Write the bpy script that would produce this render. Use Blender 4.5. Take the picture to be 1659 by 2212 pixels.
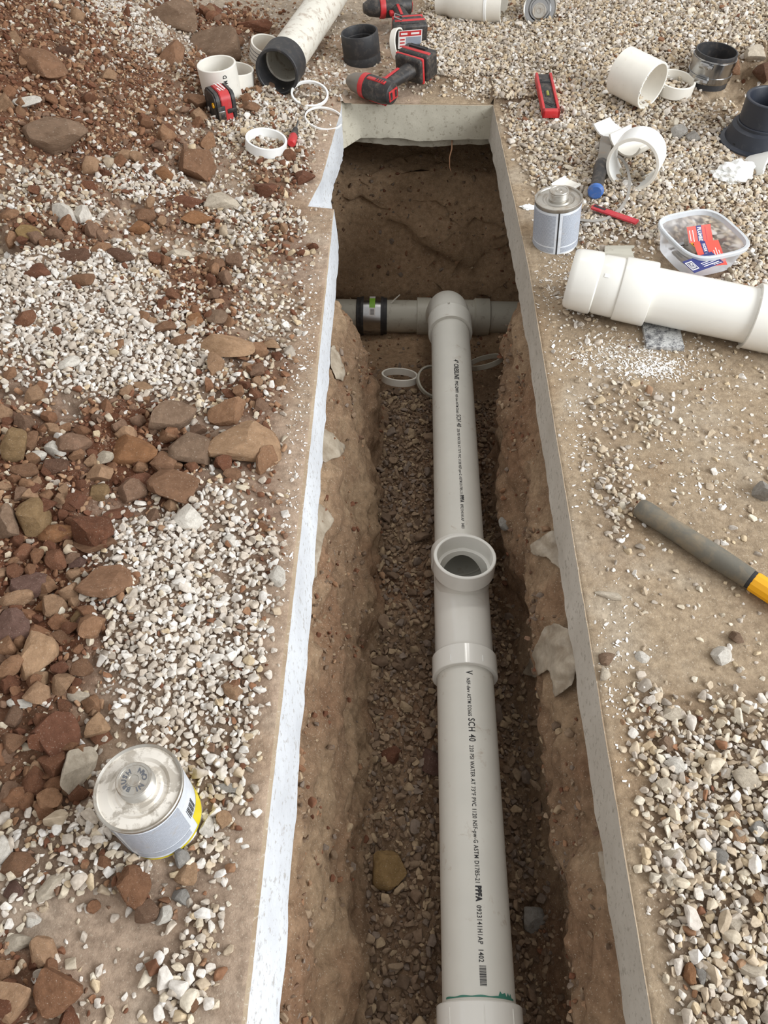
import bpy, bmesh, math, random
import numpy as np
from mathutils import Vector, Matrix, Quaternion

for _o in list(bpy.data.objects):
    bpy.data.objects.remove(_o, do_unlink=True)
SC = bpy.context.scene
COL = SC.collection
PI = math.pi

# ------------------------------------------------------------------ camera
FPX, CX, CY = 1660.0, 829.5, 1106.0
CAM_H, PITCH, YAW = 1.08, math.radians(52.0), math.radians(1.26)
cam_data = bpy.data.cameras.new('camera')
cam = bpy.data.objects.new('camera', cam_data)
COL.objects.link(cam)
cam.location = (0, 0, CAM_H)
cam.rotation_euler = (PI / 2 - PITCH, 0, YAW)
cam_data.sensor_fit = 'VERTICAL'
cam_data.sensor_height = 24.0
cam_data.lens = FPX * 24.0 / 2212.0
cam_data.clip_start = 0.02
SC.camera = cam

# ------------------------------------------------------------------ light
SC.view_settings.view_transform = 'Standard'
SC.view_settings.look = 'None'
SC.view_settings.gamma = 1.0
SC.view_settings.use_curve_mapping = False
SC.view_settings.exposure = 0.12
world = bpy.data.worlds.new('world')
SC.world = world
world.use_nodes = True
_bg = world.node_tree.nodes['Background']
_bg.inputs['Color'].default_value = (1.0, 0.982, 0.96, 1)
_bg.inputs['Strength'].default_value = 0.68


def area_light(name, loc, target, sx, sy, watts, color):
    l = bpy.data.lights.new(name, 'AREA')
    l.shape = 'RECTANGLE'
    l.size, l.size_y, l.energy, l.color = sx, sy, watts, color
    o = bpy.data.objects.new(name, l)
    COL.objects.link(o)
    o.location = loc
    o.rotation_euler = (Vector(target) - Vector(loc)).to_track_quat('-Z', 'Y').to_euler()
    return o


# daylight through the wide door opening to the right of the trench
area_light('door_daylight', (4.2, -0.6, 2.6), (0.0, 1.0, -0.1), 3.6, 2.6, 320, (0.93, 0.97, 1.0))
# two shop lamps on the ceiling beyond the trench end
area_light('ceiling_lamp', (0.28, 3.15, 3.3), (0.2, 1.2, 0), 0.30, 0.30, 9, (1.0, 0.97, 0.92))
area_light('ceiling_lamp', (0.85, 3.35, 3.3), (0.2, 1.2, 0), 0.30, 0.30, 9, (1.0, 0.97, 0.92))

# ------------------------------------------------------------------ measuring helpers
_ct, _st = math.cos(PITCH), math.sin(PITCH)
_cy, _sy = math.cos(YAW), math.sin(YAW)


def ray(px, py):
    a, b = (px - CX) / FPX, -(py - CY) / FPX
    # camera axes before yaw: right (1,0,0), up (0,st,ct), forward (0,ct,-st)
    x, y, z = a, b * _st + _ct, b * _ct - _st
    return Vector((x * _cy - y * _sy, x * _sy + y * _cy, z))


def pz(px, py, z=0.0):
    """the point of height z that is seen at a pixel of the photograph"""
    d = ray(px, py)
    return Vector((0, 0, CAM_H)) + d * ((z - CAM_H) / d.z)


def project(x, y, z):
    xr, yr = x * _cy + y * _sy, -x * _sy + y * _cy
    zr = z - CAM_H
    dep = yr * _ct - zr * _st
    up = yr * _st + zr * _ct
    dep = np.maximum(dep, 0.05)
    return CX + FPX * xr / dep, CY - FPX * up / dep, dep


def pxm(py, z=0.0):
    """pixels of the photograph for one metre at that row"""
    v = (py - CY) / FPX
    return FPX * (_st + v * _ct) / (CAM_H - z)


def ss(a, b, x):
    t = np.clip((np.asarray(x, dtype=float) - a) / (b - a), 0, 1)
    return t * t * (3 - 2 * t)


def _hash(ix, iy, iz, seed):
    h = (ix.astype(np.int64) * 374761393 + iy.astype(np.int64) * 668265263 + iz.astype(np.int64) * 2147483647 + seed * 974634541) & 0x7fffffff
    h = ((h ^ (h >> 13)) * 1274126177) & 0x7fffffff
    h = (h ^ (h >> 16)) & 0xffff
    return h / 65535.0


def vn(x, y, z=0.0, seed=0):
    """value noise, 0..1"""
    x, y, z = np.broadcast_arrays(np.asarray(x, float), np.asarray(y, float), np.asarray(z, float))
    ix, iy, iz = np.floor(x), np.floor(y), np.floor(z)
    fx, fy, fz = x - ix, y - iy, z - iz
    fx, fy, fz = [f * f * (3 - 2 * f) for f in (fx, fy, fz)]
    r = 0
    for dx in (0, 1):
        for dy in (0, 1):
            for dz in (0, 1):
                w = (fx if dx else 1 - fx) * (fy if dy else 1 - fy) * (fz if dz else 1 - fz)
                r = r + w * _hash(ix + dx, iy + dy, iz + dz, seed)
    return r


def fbm(x, y, z=0.0, seed=0, octaves=3):
    x, y, z = np.asarray(x, float), np.asarray(y, float), np.asarray(z, float)
    r, a, t = 0, 1.0, 0
    for k in range(octaves):
        r = r + a * vn(x, y, z, seed + k)
        t += a
        a *= 0.5
        x, y, z = x * 2.03 + 7.1, y * 2.03 + 3.3, z * 2.03 + 1.7
    return r / t


def lin(*c):
    """sRGB 0..255 to linear"""
    if len(c) == 1:
        c = c[0]
    return tuple((v / 255 / 12.92) if v <= 10.3 else ((v / 255 + 0.055) / 1.055) ** 2.4 for v in c)


# ------------------------------------------------------------------ object helpers
def tag(o, label=None, cat=None, group=None, kind=None):
    if label: o['label'] = label
    if cat: o['category'] = cat
    if group: o['group'] = group
    if kind: o['kind'] = kind
    return o


def thing(name, label, cat, loc=(0, 0, 0), rot=None, group=None):
    o = bpy.data.objects.new(name, None)
    COL.objects.link(o)
    o.empty_display_size = 0.02
    if rot is None:
        o.location = loc
    else:
        m = rot.to_4x4() if isinstance(rot, (Matrix, Quaternion)) else Matrix.Rotation(rot, 4, 'Z')
        o.matrix_world = Matrix.Translation(Vector(loc)) @ m
    return tag(o, label, cat, group)


def me_obj(name, me, mat=None, parent=None, smooth=None):
    o = bpy.data.objects.new(name, me)
    COL.objects.link(o)
    if mat is not None and not me.materials:
        me.materials.append(mat)
    if parent is not None:
        o.parent = parent
    return o


def smooth_by_angle(me, deg=35):
    if not me.polygons: return
    me.polygons.foreach_set('use_smooth', [True] * len(me.polygons))
    try:
        me.set_sharp_from_angle(angle=math.radians(deg))
    except Exception:
        pass


def obj(name, bm, mat=None, parent=None, deg=35):
    bmesh.ops.recalc_face_normals(bm, faces=bm.faces[:])
    me = bpy.data.meshes.new(name)
    bm.to_mesh(me)
    bm.free()
    if deg: smooth_by_angle(me, deg)
    return me_obj(name, me, mat, parent)


def arr_mesh(name, V, F, mat=None, parent=None, deg=None, flat=False):
    me = bpy.data.meshes.new(name)
    me.from_pydata([tuple(v) for v in V], [], [tuple(f) for f in F])
    if deg: smooth_by_angle(me, deg)
    elif not flat: me.polygons.foreach_set('use_smooth', [True] * len(me.polygons))
    me.update()
    return me_obj(name, me, mat, parent)


def frame(d, up=(0, 0, 1)):
    """rotation whose local X runs along d and local Z as near to up as can be"""
    x = Vector(d).normalized()
    z = Vector(up)
    y = z.cross(x)
    if y.length < 1e-5: y = Vector((0, 1, 0))
    y.normalize()
    z = x.cross(y)
    return Matrix((x, y, z)).transposed()


def box(bm, lo, hi, bevel=0.0, seg=2, M=None):
    g = bmesh.ops.create_cube(bm, size=1.0)
    vs = g['verts']
    for v in vs:
        v.co = Vector([lo[i] + (v.co[i] + 0.5) * (hi[i] - lo[i]) for i in range(3)])
    if bevel > 0:
        es = list({e for v in vs for e in v.link_edges})
        r = bmesh.ops.bevel(bm, geom=es, offset=bevel, segments=seg, profile=0.5, affect='EDGES')
        vs = list({v for f in r['faces'] for v in f.verts} | {v for v in vs if v.is_valid})
    if M is not None:
        for v in vs: v.co = M @ v.co
    return vs


def lathe(bm, prof, n=48, closed=False, M=None, wob=None, a0=0.0, a1=2 * PI):
    """prof: (axial x, radius) pairs, turned about local X; closed joins the last pair to the first"""
    full = abs((a1 - a0) - 2 * PI) < 1e-6
    m = n if full else n + 1
    rings = []
    for (x, r) in prof:
        ring = []
        for k in range(m):
            a = a0 + (a1 - a0) * k / n
            rr = r * (wob(x, a) if wob else 1)
            co = Vector((x, rr * math.cos(a), rr * math.sin(a)))
            ring.append(bm.verts.new(M @ co if M is not None else co))
        rings.append(ring)
    idx = list(range(len(prof))) + ([0] if closed else [])
    for i in range(len(idx) - 1):
        A, B = rings[idx[i]], rings[idx[i + 1]]
        for k in range(n):
            k2 = (k + 1) % m
            try: bm.faces.new((A[k], A[k2], B[k2], B[k]))
            except ValueError: pass
    if not closed:
        for ring, (x, r) in ((rings[0], prof[0]), (rings[-1], prof[-1])):
            if r < 1e-4 and full:
                bmesh.ops.pointmerge(bm, verts=ring, merge_co=ring[0].co)
    elif not full:
        for k in (0, m - 1):
            try: bm.faces.new([ring[k] for ring in rings])
            except ValueError: pass
    return rings


def tube(bm, pts, r, n=12, caps=True):
    pts = [Vector(p) for p in pts]
    rr = r if isinstance(r, (list, tuple)) else [r] * len(pts)
    rings, prev = [], None
    for i, p in enumerate(pts):
        t = (pts[min(i + 1, len(pts) - 1)] - pts[max(i - 1, 0)]).normalized()
        if prev is None:
            u = t.cross(Vector((0, 0, 1)))
            if u.length < 1e-3: u = t.cross(Vector((0, 1, 0)))
        else:
            u = prev - t * prev.dot(t)
        u.normalize()
        prev = u
        w = t.cross(u)
        rings.append([bm.verts.new(p + (u * math.cos(2 * PI * k / n) + w * math.sin(2 * PI * k / n)) * rr[i]) for k in range(n)])
    for A, B in zip(rings, rings[1:]):
        for k in range(n):
            bm.faces.new((A[k], A[(k + 1) % n], B[(k + 1) % n], B[k]))
    if caps:
        bm.faces.new(rings[0][::-1])
        bm.faces.new(rings[-1])
    return rings


def ribbon(bm, pts, up, w, t):
    """a strap of rectangular section along pts; up: its flat normal at each point"""
    pts = [Vector(p) for p in pts]
    rings = []
    for i, p in enumerate(pts):
        tg = (pts[min(i + 1, len(pts) - 1)] - pts[max(i - 1, 0)]).normalized()
        nn = Vector(up[i]) if isinstance(up, list) else Vector(up)
        s = tg.cross(nn).normalized()
        nn = s.cross(tg).normalized()
        rings.append([bm.verts.new(p + s * a * w / 2 + nn * b * t / 2) for a, b in ((-1, -1), (1, -1), (1, 1), (-1, 1))])
    for A, B in zip(rings, rings[1:]):
        for k in range(4):
            bm.faces.new((A[k], A[(k + 1) % 4], B[(k + 1) % 4], B[k]))
    bm.faces.new(rings[0][::-1])
    bm.faces.new(rings[-1])


def ring_prof(x0, x1, ro, ri, b=0.0012):
    return [(x0 + b, ro), (x1 - b, ro), (x1, ro - b), (x1, ri + b), (x1 - b, ri), (x0 + b, ri), (x0, ri + b), (x0, ro - b)]


def text_geo(s, size=1.0, bold=0.0, spacing=1.0):
    """outline letters as flat mesh arrays, origin at the line's start"""
    cu = bpy.data.curves.new('lettering', 'FONT')
    cu.body, cu.size = s, size
    cu.resolution_u = 3
    cu.offset = bold
    cu.space_character = spacing
    o = bpy.data.objects.new('lettering', cu)
    COL.objects.link(o)
    dg = bpy.context.evaluated_depsgraph_get()
    me = o.evaluated_get(dg).to_mesh()
    V = [v.co.copy() for v in me.vertices]
    F = [tuple(p.vertices) for p in me.polygons]
    o.evaluated_get(dg).to_mesh_clear()
    bpy.data.objects.remove(o)
    bpy.data.curves.remove(cu)
    return V, F


# ------------------------------------------------------------------ materials
def mat_new(name, rough=0.6, spec=0.5, metal=0.0):
    m = bpy.data.materials.new(name)
    m.use_nodes = True
    nt = m.node_tree
    b = nt.nodes['Principled BSDF']
    b.inputs['Roughness'].default_value = rough
    b.inputs['Metallic'].default_value = metal
    b.inputs['Specular IOR Level'].default_value = spec
    return m, nt, b


def nz(nt, scale, detail=4, rough=0.6, coord='Object', dist=0.0):
    tc = nt.nodes.new('ShaderNodeTexCoord')
    n = nt.nodes.new('ShaderNodeTexNoise')
    n.inputs['Scale'].default_value = scale
    n.inputs['Detail'].default_value = detail
    n.inputs['Roughness'].default_value = rough
    n.inputs['Distortion'].default_value = dist
    nt.links.new(tc.outputs[coord], n.inputs['Vector'])
    return n.outputs['Fac']


def ramp(nt, fac, stops):
    r = nt.nodes.new('ShaderNodeValToRGB')
    e = r.color_ramp.elements
    while len(e) < len(stops): e.new(0.5)
    for k, (p, c) in enumerate(stops):
        e[k].position = p
        e[k].color = (*c, 1) if len(c) == 3 else c
    nt.links.new(fac, r.inputs['Fac'])
    return r.outputs['Color']


def mix(nt, fac, a, b, mode='MIX'):
    m = nt.nodes.new('ShaderNodeMix')
    m.data_type = 'RGBA'
    m.blend_type = mode
    for sock, v in ((m.inputs[0], fac), (m.inputs[6], a), (m.inputs[7], b)):
        if isinstance(v, (int, float)): sock.default_value = v
        elif isinstance(v, tuple): sock.default_value = (*v, 1) if len(v) == 3 else v
        else: nt.links.new(v, sock)
    return m.outputs[2]


def bump(nt, b, fac, strength=0.4, dist=0.002):
    n = nt.nodes.new('ShaderNodeBump')
    n.inputs['Strength'].default_value = strength
    n.inputs['Distance'].default_value = dist
    nt.links.new(fac, n.inputs['Height'])
    nt.links.new(n.outputs['Normal'], b.inputs['Normal'])


def simple_mat(name, c, rough=0.5, metal=0.0, dirt=0.0, dirt_c=(150, 125, 100), dscale=40, spec=0.5, lo=0.5, hi=0.7, var=0.12, bscale=0):
    m, nt, b = mat_new(name, rough, spec, metal)
    base = lin(c)
    col = ramp(nt, nz(nt, dscale * 0.4, 4), [(0.3, tuple(v * (1 - var) for v in base)), (0.7, tuple(min(1, v * (1 + var * 0.6)) for v in base))])
    if dirt > 0:
        f = ramp(nt, nz(nt, dscale, 6, 0.7, dist=0.4), [(lo, (0, 0, 0)), (hi, (dirt,) * 3)])
        col = mix(nt, f, col, lin(dirt_c))
    nt.links.new(col, b.inputs['Base Color'])
    if bscale: bump(nt, b, nz(nt, bscale, 4), 0.3, 0.001)
    return m


M = {}
M['pvc'] = simple_mat('aged_white_pvc', (219, 217, 208), 0.38, dirt=0.75, dirt_c=(158, 132, 104), dscale=26, lo=0.60, hi=0.78, var=0.05)
M['pvc_dirty'] = simple_mat('muddy_white_pvc', (224, 220, 208), 0.45, dirt=0.85, dirt_c=(140, 108, 80), dscale=34, lo=0.52, hi=0.70, var=0.06)
M['pvc_new'] = simple_mat('clean_white_pvc', (230, 228, 221), 0.16, dirt=0.35, dirt_c=(190, 170, 140), dscale=20, lo=0.64, hi=0.8, var=0.03)
M['pvc_cream'] = simple_mat('cream_pvc_offcut', (234, 230, 220), 0.4, dirt=0.35, dirt_c=(180, 155, 120), dscale=50, lo=0.6, hi=0.8, var=0.05)
M['pvc_bright'] = simple_mat('bright_white_pvc', (243, 244, 242), 0.35, dirt=0.15, dirt_c=(200, 190, 170), dscale=60, lo=0.6, hi=0.8, var=0.03)
M['pvc_grey'] = simple_mat('greyed_pvc', (190, 186, 172), 0.45, dirt=0.7, dirt_c=(120, 98, 78), dscale=30, lo=0.55, hi=0.75, var=0.07)
M['ink'] = simple_mat('black_ink', (38, 38, 40), 0.6)
M['ink_grey'] = simple_mat('grey_ink', (96, 98, 104), 0.6)
M['rubber'] = simple_mat('black_rubber', (46, 46, 48), 0.55, dirt=0.5, dirt_c=(110, 100, 90), dscale=50, lo=0.5, hi=0.8)
M['abs'] = simple_mat('black_abs_plastic', (40, 44, 54), 0.42, dirt=0.3, dirt_c=(110, 105, 100), dscale=60, lo=0.58, hi=0.8)
M['steel'] = simple_mat('stainless_steel', (176, 176, 176), 0.22, metal=1.0, dirt=0.3, dirt_c=(120, 105, 90), dscale=60, lo=0.55, hi=0.8)
M['tin'] = simple_mat('tin_plate', (186, 182, 174), 0.38, metal=0.75, dirt=0.8, dirt_c=(150, 132, 110), dscale=30, lo=0.48, hi=0.7)
M['red'] = simple_mat('red_plastic', (192, 44, 48), 0.45, dirt=0.5, dirt_c=(150, 110, 100), dscale=70, lo=0.5, hi=0.8)
M['black'] = simple_mat('dusty_black_plastic', (44, 42, 42), 0.5, dirt=0.65, dirt_c=(120, 108, 96), dscale=60, lo=0.48, hi=0.75)
M['white_print'] = simple_mat('white_print', (236, 232, 230), 0.5)
M['yellow'] = simple_mat('yellow_fibreglass', (246, 178, 22), 0.32, var=0.05)

# ------------------------------------------------------------------ slab outline (plan of the cut)
SLAB_T = 0.105
FAR_Y = pz(900, 226).y
XL_CUT, XR_CUT = -0.163, 0.312
_b0, _b1, _b2, _b3 = pz(736, 238), pz(716, 310), pz(694, 390), pz(664, 447)
CUT_END = pz(712, 450).y
_ly = np.array([-3.0, CUT_END - 0.004, CUT_END + 0.004, _b2.y, _b1.y, _b0.y, 9.0])
_lx = np.array([XL_CUT, XL_CUT - 0.006, _b3.x, _b2.x, _b1.x, _b0.x, _b0.x])
_ry = np.array([-3.0, 0.3, 1.6, FAR_Y, 9.0])
_rx = np.array([0.318, 0.312, 0.308, 0.279, 0.279])


def edge_l(y): return np.interp(y, _ly, _lx)
def edge_r(y): return np.interp(y, _ry, _rx)


# ------------------------------------------------------------------ where soil, gravel and bare floor lie
# (centre x, centre y, half width, half height, weight) measured on the photograph, carried over to the ground plan
SOIL = [(120, 290, 330, 190, 1), (60, 60, 110, 60, .5), (470, 45, 170, 60, 1), (60, 1260, 200, 400, 1), (300, 990, 170, 130, 1),
        (440, 660, 110, 95, .9), (590, 850, 110, 100, .7), (150, 560, 130, 50, .9), (80, 1640, 130, 160, .9), (640, 545, 70, 90, .7),
        (40, 2140, 130, 110, .9), (470, 200, 110, 60, .7), (610, 380, 80, 60, .7), (400, 480, 100, 50, .6), (560, 990, 90, 60, .6),
        (600, 1130, 60, 120, .5), (300, 1930, 120, 60, .35), (560, 1480, 60, 50, .5), (1110, 270, 60, 40, .5), (850, 40, 60, 30, .2),
        (1010, 2080, 1, 1, 0)]
PALE = [(430, 1330, 235, 300, 1), (190, 745, 330, 150, 1), (330, 440, 110, 45, 1), (290, 110, 130, 110, .55), (600, 290, 160, 95, .95),
        (540, 490, 150, 70, .8), (520, 590, 130, 60, .6), (590, 700, 110, 110, .5), (450, 860, 140, 70, .8), (430, 1500, 190, 170, .95),
        (470, 1790, 140, 220, .95), (440, 2080, 160, 160, .85), (170, 1850, 190, 120, .85), (80, 80, 150, 60, .5), (250, 620, 120, 60, .8),
        (120, 500, 160, 60, .7), (90, 2010, 110, 100, .5)]
GRAVR = [(1330, 90, 480, 150, 1), (1250, 230, 250, 130, 1), (1420, 400, 330, 150, 1), (1600, 560, 130, 120, 1), (1560, 1840, 255, 330, 1.0),
         (1560, 2160, 260, 160, 1), (1060, 110, 240, 90, 1), (1390, 1570, 90, 80, .8), (1190, 470, 70, 60, .7), (1250, 640, 60, 70, .55),
         (700, 150, 70, 60, .35), (1320, 1080, 60, 110, .5), (870, 150, 120, 50, .6), (1350, 905, 130, 80, .28)]
BARE = [(215, 2010, 170, 90, 1), (260, 2130, 80, 60, .8), (480, -10, 110, 38, 1.3), (720, 25, 190, 55, 1), (650, 600, 70, 60, .6),
        (600, 2150, 60, 100, .8), (690, 30, 60, 60, .5), (360, 1900, 80, 40, .5)]


def zone(u, v, zs, x, y):
    """strongest membership, with ragged rims"""
    w = 90 * (fbm(x * 9, y * 9, 0, 31) - 0.5) + 60 * (fbm(x * 30, y * 30, 0, 37) - 0.5)
    uu, vv = u + w, v + w * 0.7 + 25 * (vn(x * 20, y * 20, 0, 77) - 0.5)
    r = np.zeros_like(np.asarray(u, float))
    for cx, cy, a, b, k in zs:
        d = np.sqrt(((uu - cx) / a) ** 2 + ((vv - cy) / b) ** 2)
        r = np.maximum(r, k * (1 - ss(0.60, 1.28, d)))
    return np.clip(r, 0, 1.3)


def clampuv(u, v):
    return np.clip(u, -60, 1720), np.clip(v, -40, 2240)


def masks(x, y):
    x, y = np.asarray(x, float), np.asarray(y, float)
    u, v, _ = project(x, y, np.zeros_like(x))
    u, v = clampuv(u, v)
    left = x < 0.06
    el = np.where(y < FAR_Y, edge_l(y) - x, 1.0)
    er = np.where(y < FAR_Y, x - edge_r(y), 1.0)
    ef = np.where((x > edge_l(y)) & (x < edge_r(y)), y - FAR_Y, 9)
    e = np.minimum(np.where(left, el, er), ef)
    e = np.where((x > edge_l(y)) & (x < edge_r(y)), ef, e)
    jag = 0.035 * (fbm(x * 14, y * 14, 0, 5) - 0.5) + 0.05 * (vn(x * 4, y * 4, 0, 6) - 0.5)
    rim_l = ss(0.015, 0.085, e + jag)
    rim_r = ss(0.012, 0.075, e + jag)
    rim = np.where(left, rim_l, rim_r)
    soil = zone(u, v, SOIL, x, y) * rim
    bare = zone(u, v, BARE, x, y)
    grav = np.where(left & (y < FAR_Y + 0.05), np.maximum(0.30, zone(u, v, PALE, x, y)), zone(u, v, GRAVR, x, y))
    far_left = left & (y >= FAR_Y + 0.05)
    grav = np.where(far_left, np.maximum(zone(u, v, PALE, x, y), np.where(u < 430, 0.45, 0.12)), grav)
    grav = grav * rim * (1 - np.clip(bare, 0, 1) * 0.93)
    return u, v, e, rim, soil * (1 - 0.8 * np.clip(bare, 0, 1)), np.clip(grav, 0, 1), np.clip(bare, 0, 1)


def ground_h(x, y):
    """height of loose ground above the slab"""
    x, y = np.asarray(x, float), np.asarray(y, float)
    u, v, e, rim, soil, grav, bare = masks(x, y)
    left = x < 0.06
    cover = np.clip(np.maximum(soil, grav) * 1.2, 0, 1) * rim
    h = 0.016 * cover * ss(0.02, 0.25, e)
    heap_l = 0.30 * ss(0.55, 1.6, -x - 0.16) * ss(1.0, 2.3, y + 0.15 * (-x)) + 0.07 * ss(0.25, 0.75, -x - 0.16) * ss(0.3, 0.9, y) \
        + 0.04 * ss(0.5, 0.9, -x) * (1 - ss(0.3, 0.9, y))
    heap_l = heap_l * (1 - 0.9 * ss(2.75, 3.15, y) * (1 - ss(0.95, 1.25, -x)))
    heap_r = 0.09 * ss(0.45, 1.3, x) * ss(1.7, 3.0, y) + 0.05 * ss(0.25, 0.6, x) * ss(2.2, 2.7, y) * (1 - ss(3.3, 3.8, y)) \
        + 0.03 * ss(0.45, 0.7, x) * (1 - ss(0.2, 0.5, y))
    h = h + np.where(left, heap_l, heap_r) * (1 - bare) * np.clip(cover * 1.6, 0, 1)
    rel = 0.034 * (fbm(x * 7, y * 7, 0, 11, 4) - 0.46) + 0.012 * (fbm(x * 34, y * 34, 0, 17, 2) - 0.45)
    h = h + rel * cover * np.where(left, 1.0, 0.5) * ss(0.02, 0.16, e)
    return np.where(cover < 0.03, 0.0, np.maximum(h, 0.0))


def gh(x, y): return float(ground_h(np.array([x]), np.array([y]))[0])


def hit(px, py, lift=0.0):
    """the point of the loose ground seen at a pixel, lifted"""
    z = 0.0
    for _ in range(8):
        p = pz(px, py, z)
        z = 0.5 * z + 0.5 * (gh(p.x, p.y) + lift)
    return pz(px, py, z)


# ------------------------------------------------------------------ concrete
def concrete(name, c1, c2, spot, scale=30):
    m, nt, b = mat_new(name, 0.85, 0.25)
    col = ramp(nt, nz(nt, scale * 0.25, 6, 0.65), [(0.32, lin(c1)), (0.68, lin(c2))])
    col = mix(nt, ramp(nt, nz(nt, scale * 5, 3, 0.7), [(0.56, (0, 0, 0)), (0.66, (.75, .75, .75))]), col, lin(spot))
    nt.links.new(col, b.inputs['Base Color'])
    bump(nt, b, nz(nt, scale * 6, 6, 0.7), 0.5, 0.002)
    return m


M['slab_top'] = concrete('dusty_concrete', (160, 138, 114), (194, 176, 152), (212, 202, 186))
M['slab_face_white'] = concrete('dust_white_cut_concrete', (196, 198, 202), (222, 225, 229), (168, 163, 158), 18)
M['slab_face'] = concrete('sawn_concrete', (176, 168, 156), (200, 193, 182), (150, 142, 130), 18)
M['slab_far'] = concrete('old_sawn_concrete', (168, 162, 146), (190, 184, 168), (146, 138, 122), 16)


def slab(name, top, bot, out_x, mat_face, label, zbot=-SLAB_T, rag=0.0025, seed=1, outer=None):
    """a slab whose cut edge runs along the polyline top, its lower rim along bot"""
    T, B = [], []
    rnd = random.Random(seed)
    for (a, a2), (b, b2) in zip(zip(top, bot), zip(top[1:], bot[1:])):
        n = max(1, int((Vector(b) - Vector(a)).length / 0.012))
        for k in range(n):
            f = k / n
            p, q = Vector(a).lerp(Vector(b), f), Vector(a2).lerp(Vector(b2), f)
            T.append(p); B.append(q)
    T.append(Vector(top[-1])); B.append(Vector(bot[-1]))
    bm = bmesh.new()
    rows = []
    for i, (p, q) in enumerate(zip(T, B)):
        s = i * 0.012
        row = []
        for k in range(7):
            f = k / 6
            w = p.lerp(q, f)
            j = (float(vn(s * 40, f * 9, 0, seed)) - 0.5) * rag * (0.4 + f * 1.2)
            j2 = (float(fbm(s * 9, 0, 0, seed + 4)) - 0.5) * 0.018 * f ** 3
            d = outer(w)
            row.append(bm.verts.new(Vector((w.x + d[0] * j, w.y + d[1] * j, w.z + j2 + (j if k == 0 else 0) * 0.3))))
        d = outer(p)
        far = Vector((out_x, p.y, 0)) if abs(d[0]) > 0.5 else Vector((p.x, out_x, 0))
        row.insert(0, bm.verts.new(far))
        row.append(bm.verts.new(Vector((far.x, far.y, zbot))))
        rows.append(row)
    for A, C in zip(rows, rows[1:]):
        for k in range(len(A) - 1):
            f = bm.faces.new((A[k], A[k + 1], C[k + 1], C[k]))
            f.material_index = 0 if k == 0 else 1
    o = obj(name, bm, M['slab_top'], deg=50)
    o.data.materials.append(mat_face)
    return tag(o, label, kind='structure')


zb = -SLAB_T
ptL = [(XL_CUT, -2.5, 0), (XL_CUT, 0.0, 0), (XL_CUT, 1.0, 0), (XL_CUT - 0.006, CUT_END - 0.004, 0), (_b3.x, CUT_END + 0.004, 0),
       tuple(_b2), tuple(_b1), tuple(_b0), (_b0.x, 7, 0)]
pbL = [(XL_CUT + 0.026, -2.5, zb - .02), (XL_CUT + 0.026, 0.0, zb - .02), (XL_CUT + 0.012, 1.0, zb - .01), (XL_CUT + 0.002, CUT_END - 0.004, zb), tuple(pz(716, 432, zb)),
       tuple(pz(722, 395, zb)), tuple(pz(738, 350, zb)), tuple(pz(742, 324, zb)), (_b0.x, 7, zb)]
slab('floor_left', ptL, pbL, -6, M['slab_face_white'], 'concrete floor slab along the left of the trench', zb, 0.0022, 3, lambda w: (-1, 0))
ptR = [(0.279, 7, 0), (0.279, FAR_Y, 0), (0.308, 1.6, 0), (0.312, 0.3, 0), (0.318, -2.5, 0)]
pbR = [(0.279, 7, zb), (0.277, FAR_Y, zb), (0.304, 1.6, zb), (0.309, 0.3, zb), (0.312, -2.5, zb)]
slab('floor_right', ptR, pbR, 6, M['slab_face'], 'concrete floor slab along the right of the trench', zb, 0.0025, 9, lambda w: (1, 0))
cf = pz(780, 290, zb)
ptF = [(_b0.x - 0.02, _b0.y + 0.0, 0), (_b0.x + 0.008, FAR_Y + 0.03, 0), (pz(760, 233).x, FAR_Y, 0), (0.0, FAR_Y - 0.002, 0), (0.30, FAR_Y, 0)]
pbF = [(pz(741, 324, zb).x - 0.01, pz(741, 324, zb).y, zb), (pz(744, 322, zb).x, pz(744, 322, zb).y, zb), (cf.x, FAR_Y - 0.004, zb), (0.0, FAR_Y - 0.004, zb), (0.30, FAR_Y, zb)]
slab('floor_far', ptF, pbF, 7, M['slab_far'], 'concrete slab closing the far end of the trench', zb, 0.004, 15, lambda w: (0, 1))
# broken lower lip that hangs under the far slab
bm = bmesh.new()
rows = []
n = 60
for i in range(n + 1):
    x = -0.155 + (0.29 + 0.155) * i / n
    z0 = zb + 0.012 + 0.012 * (float(fbm(x * 16, 0, 0, 3)) - .5)
    zz = zb - 0.024 - 0.012 * math.sin(PI * i / n) + 0.008 * (float(fbm(x * 40, 1, 0, 4)) - .5)
    y0 = FAR_Y + 0.012 + 0.006 * float(vn(x * 50, 2, 0, 8))
    rows.append([bm.verts.new((x, y0 + 0.25, z0)), bm.verts.new((x, y0, z0)), bm.verts.new((x, y0 + 0.004, (z0 + zz) / 2)), bm.verts.new((x, y0 + 0.012, zz)), bm.verts.new((x, y0 + 0.3, zz - 0.002))])
for A, C in zip(rows, rows[1:]):
    for k in range(4): bm.faces.new((A[k], A[k + 1], C[k + 1], C[k]))
tag(obj('floor_lip', bm, M['slab_far'], deg=40), 'ragged concrete lip hanging under the far slab edge', kind='structure')


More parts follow.
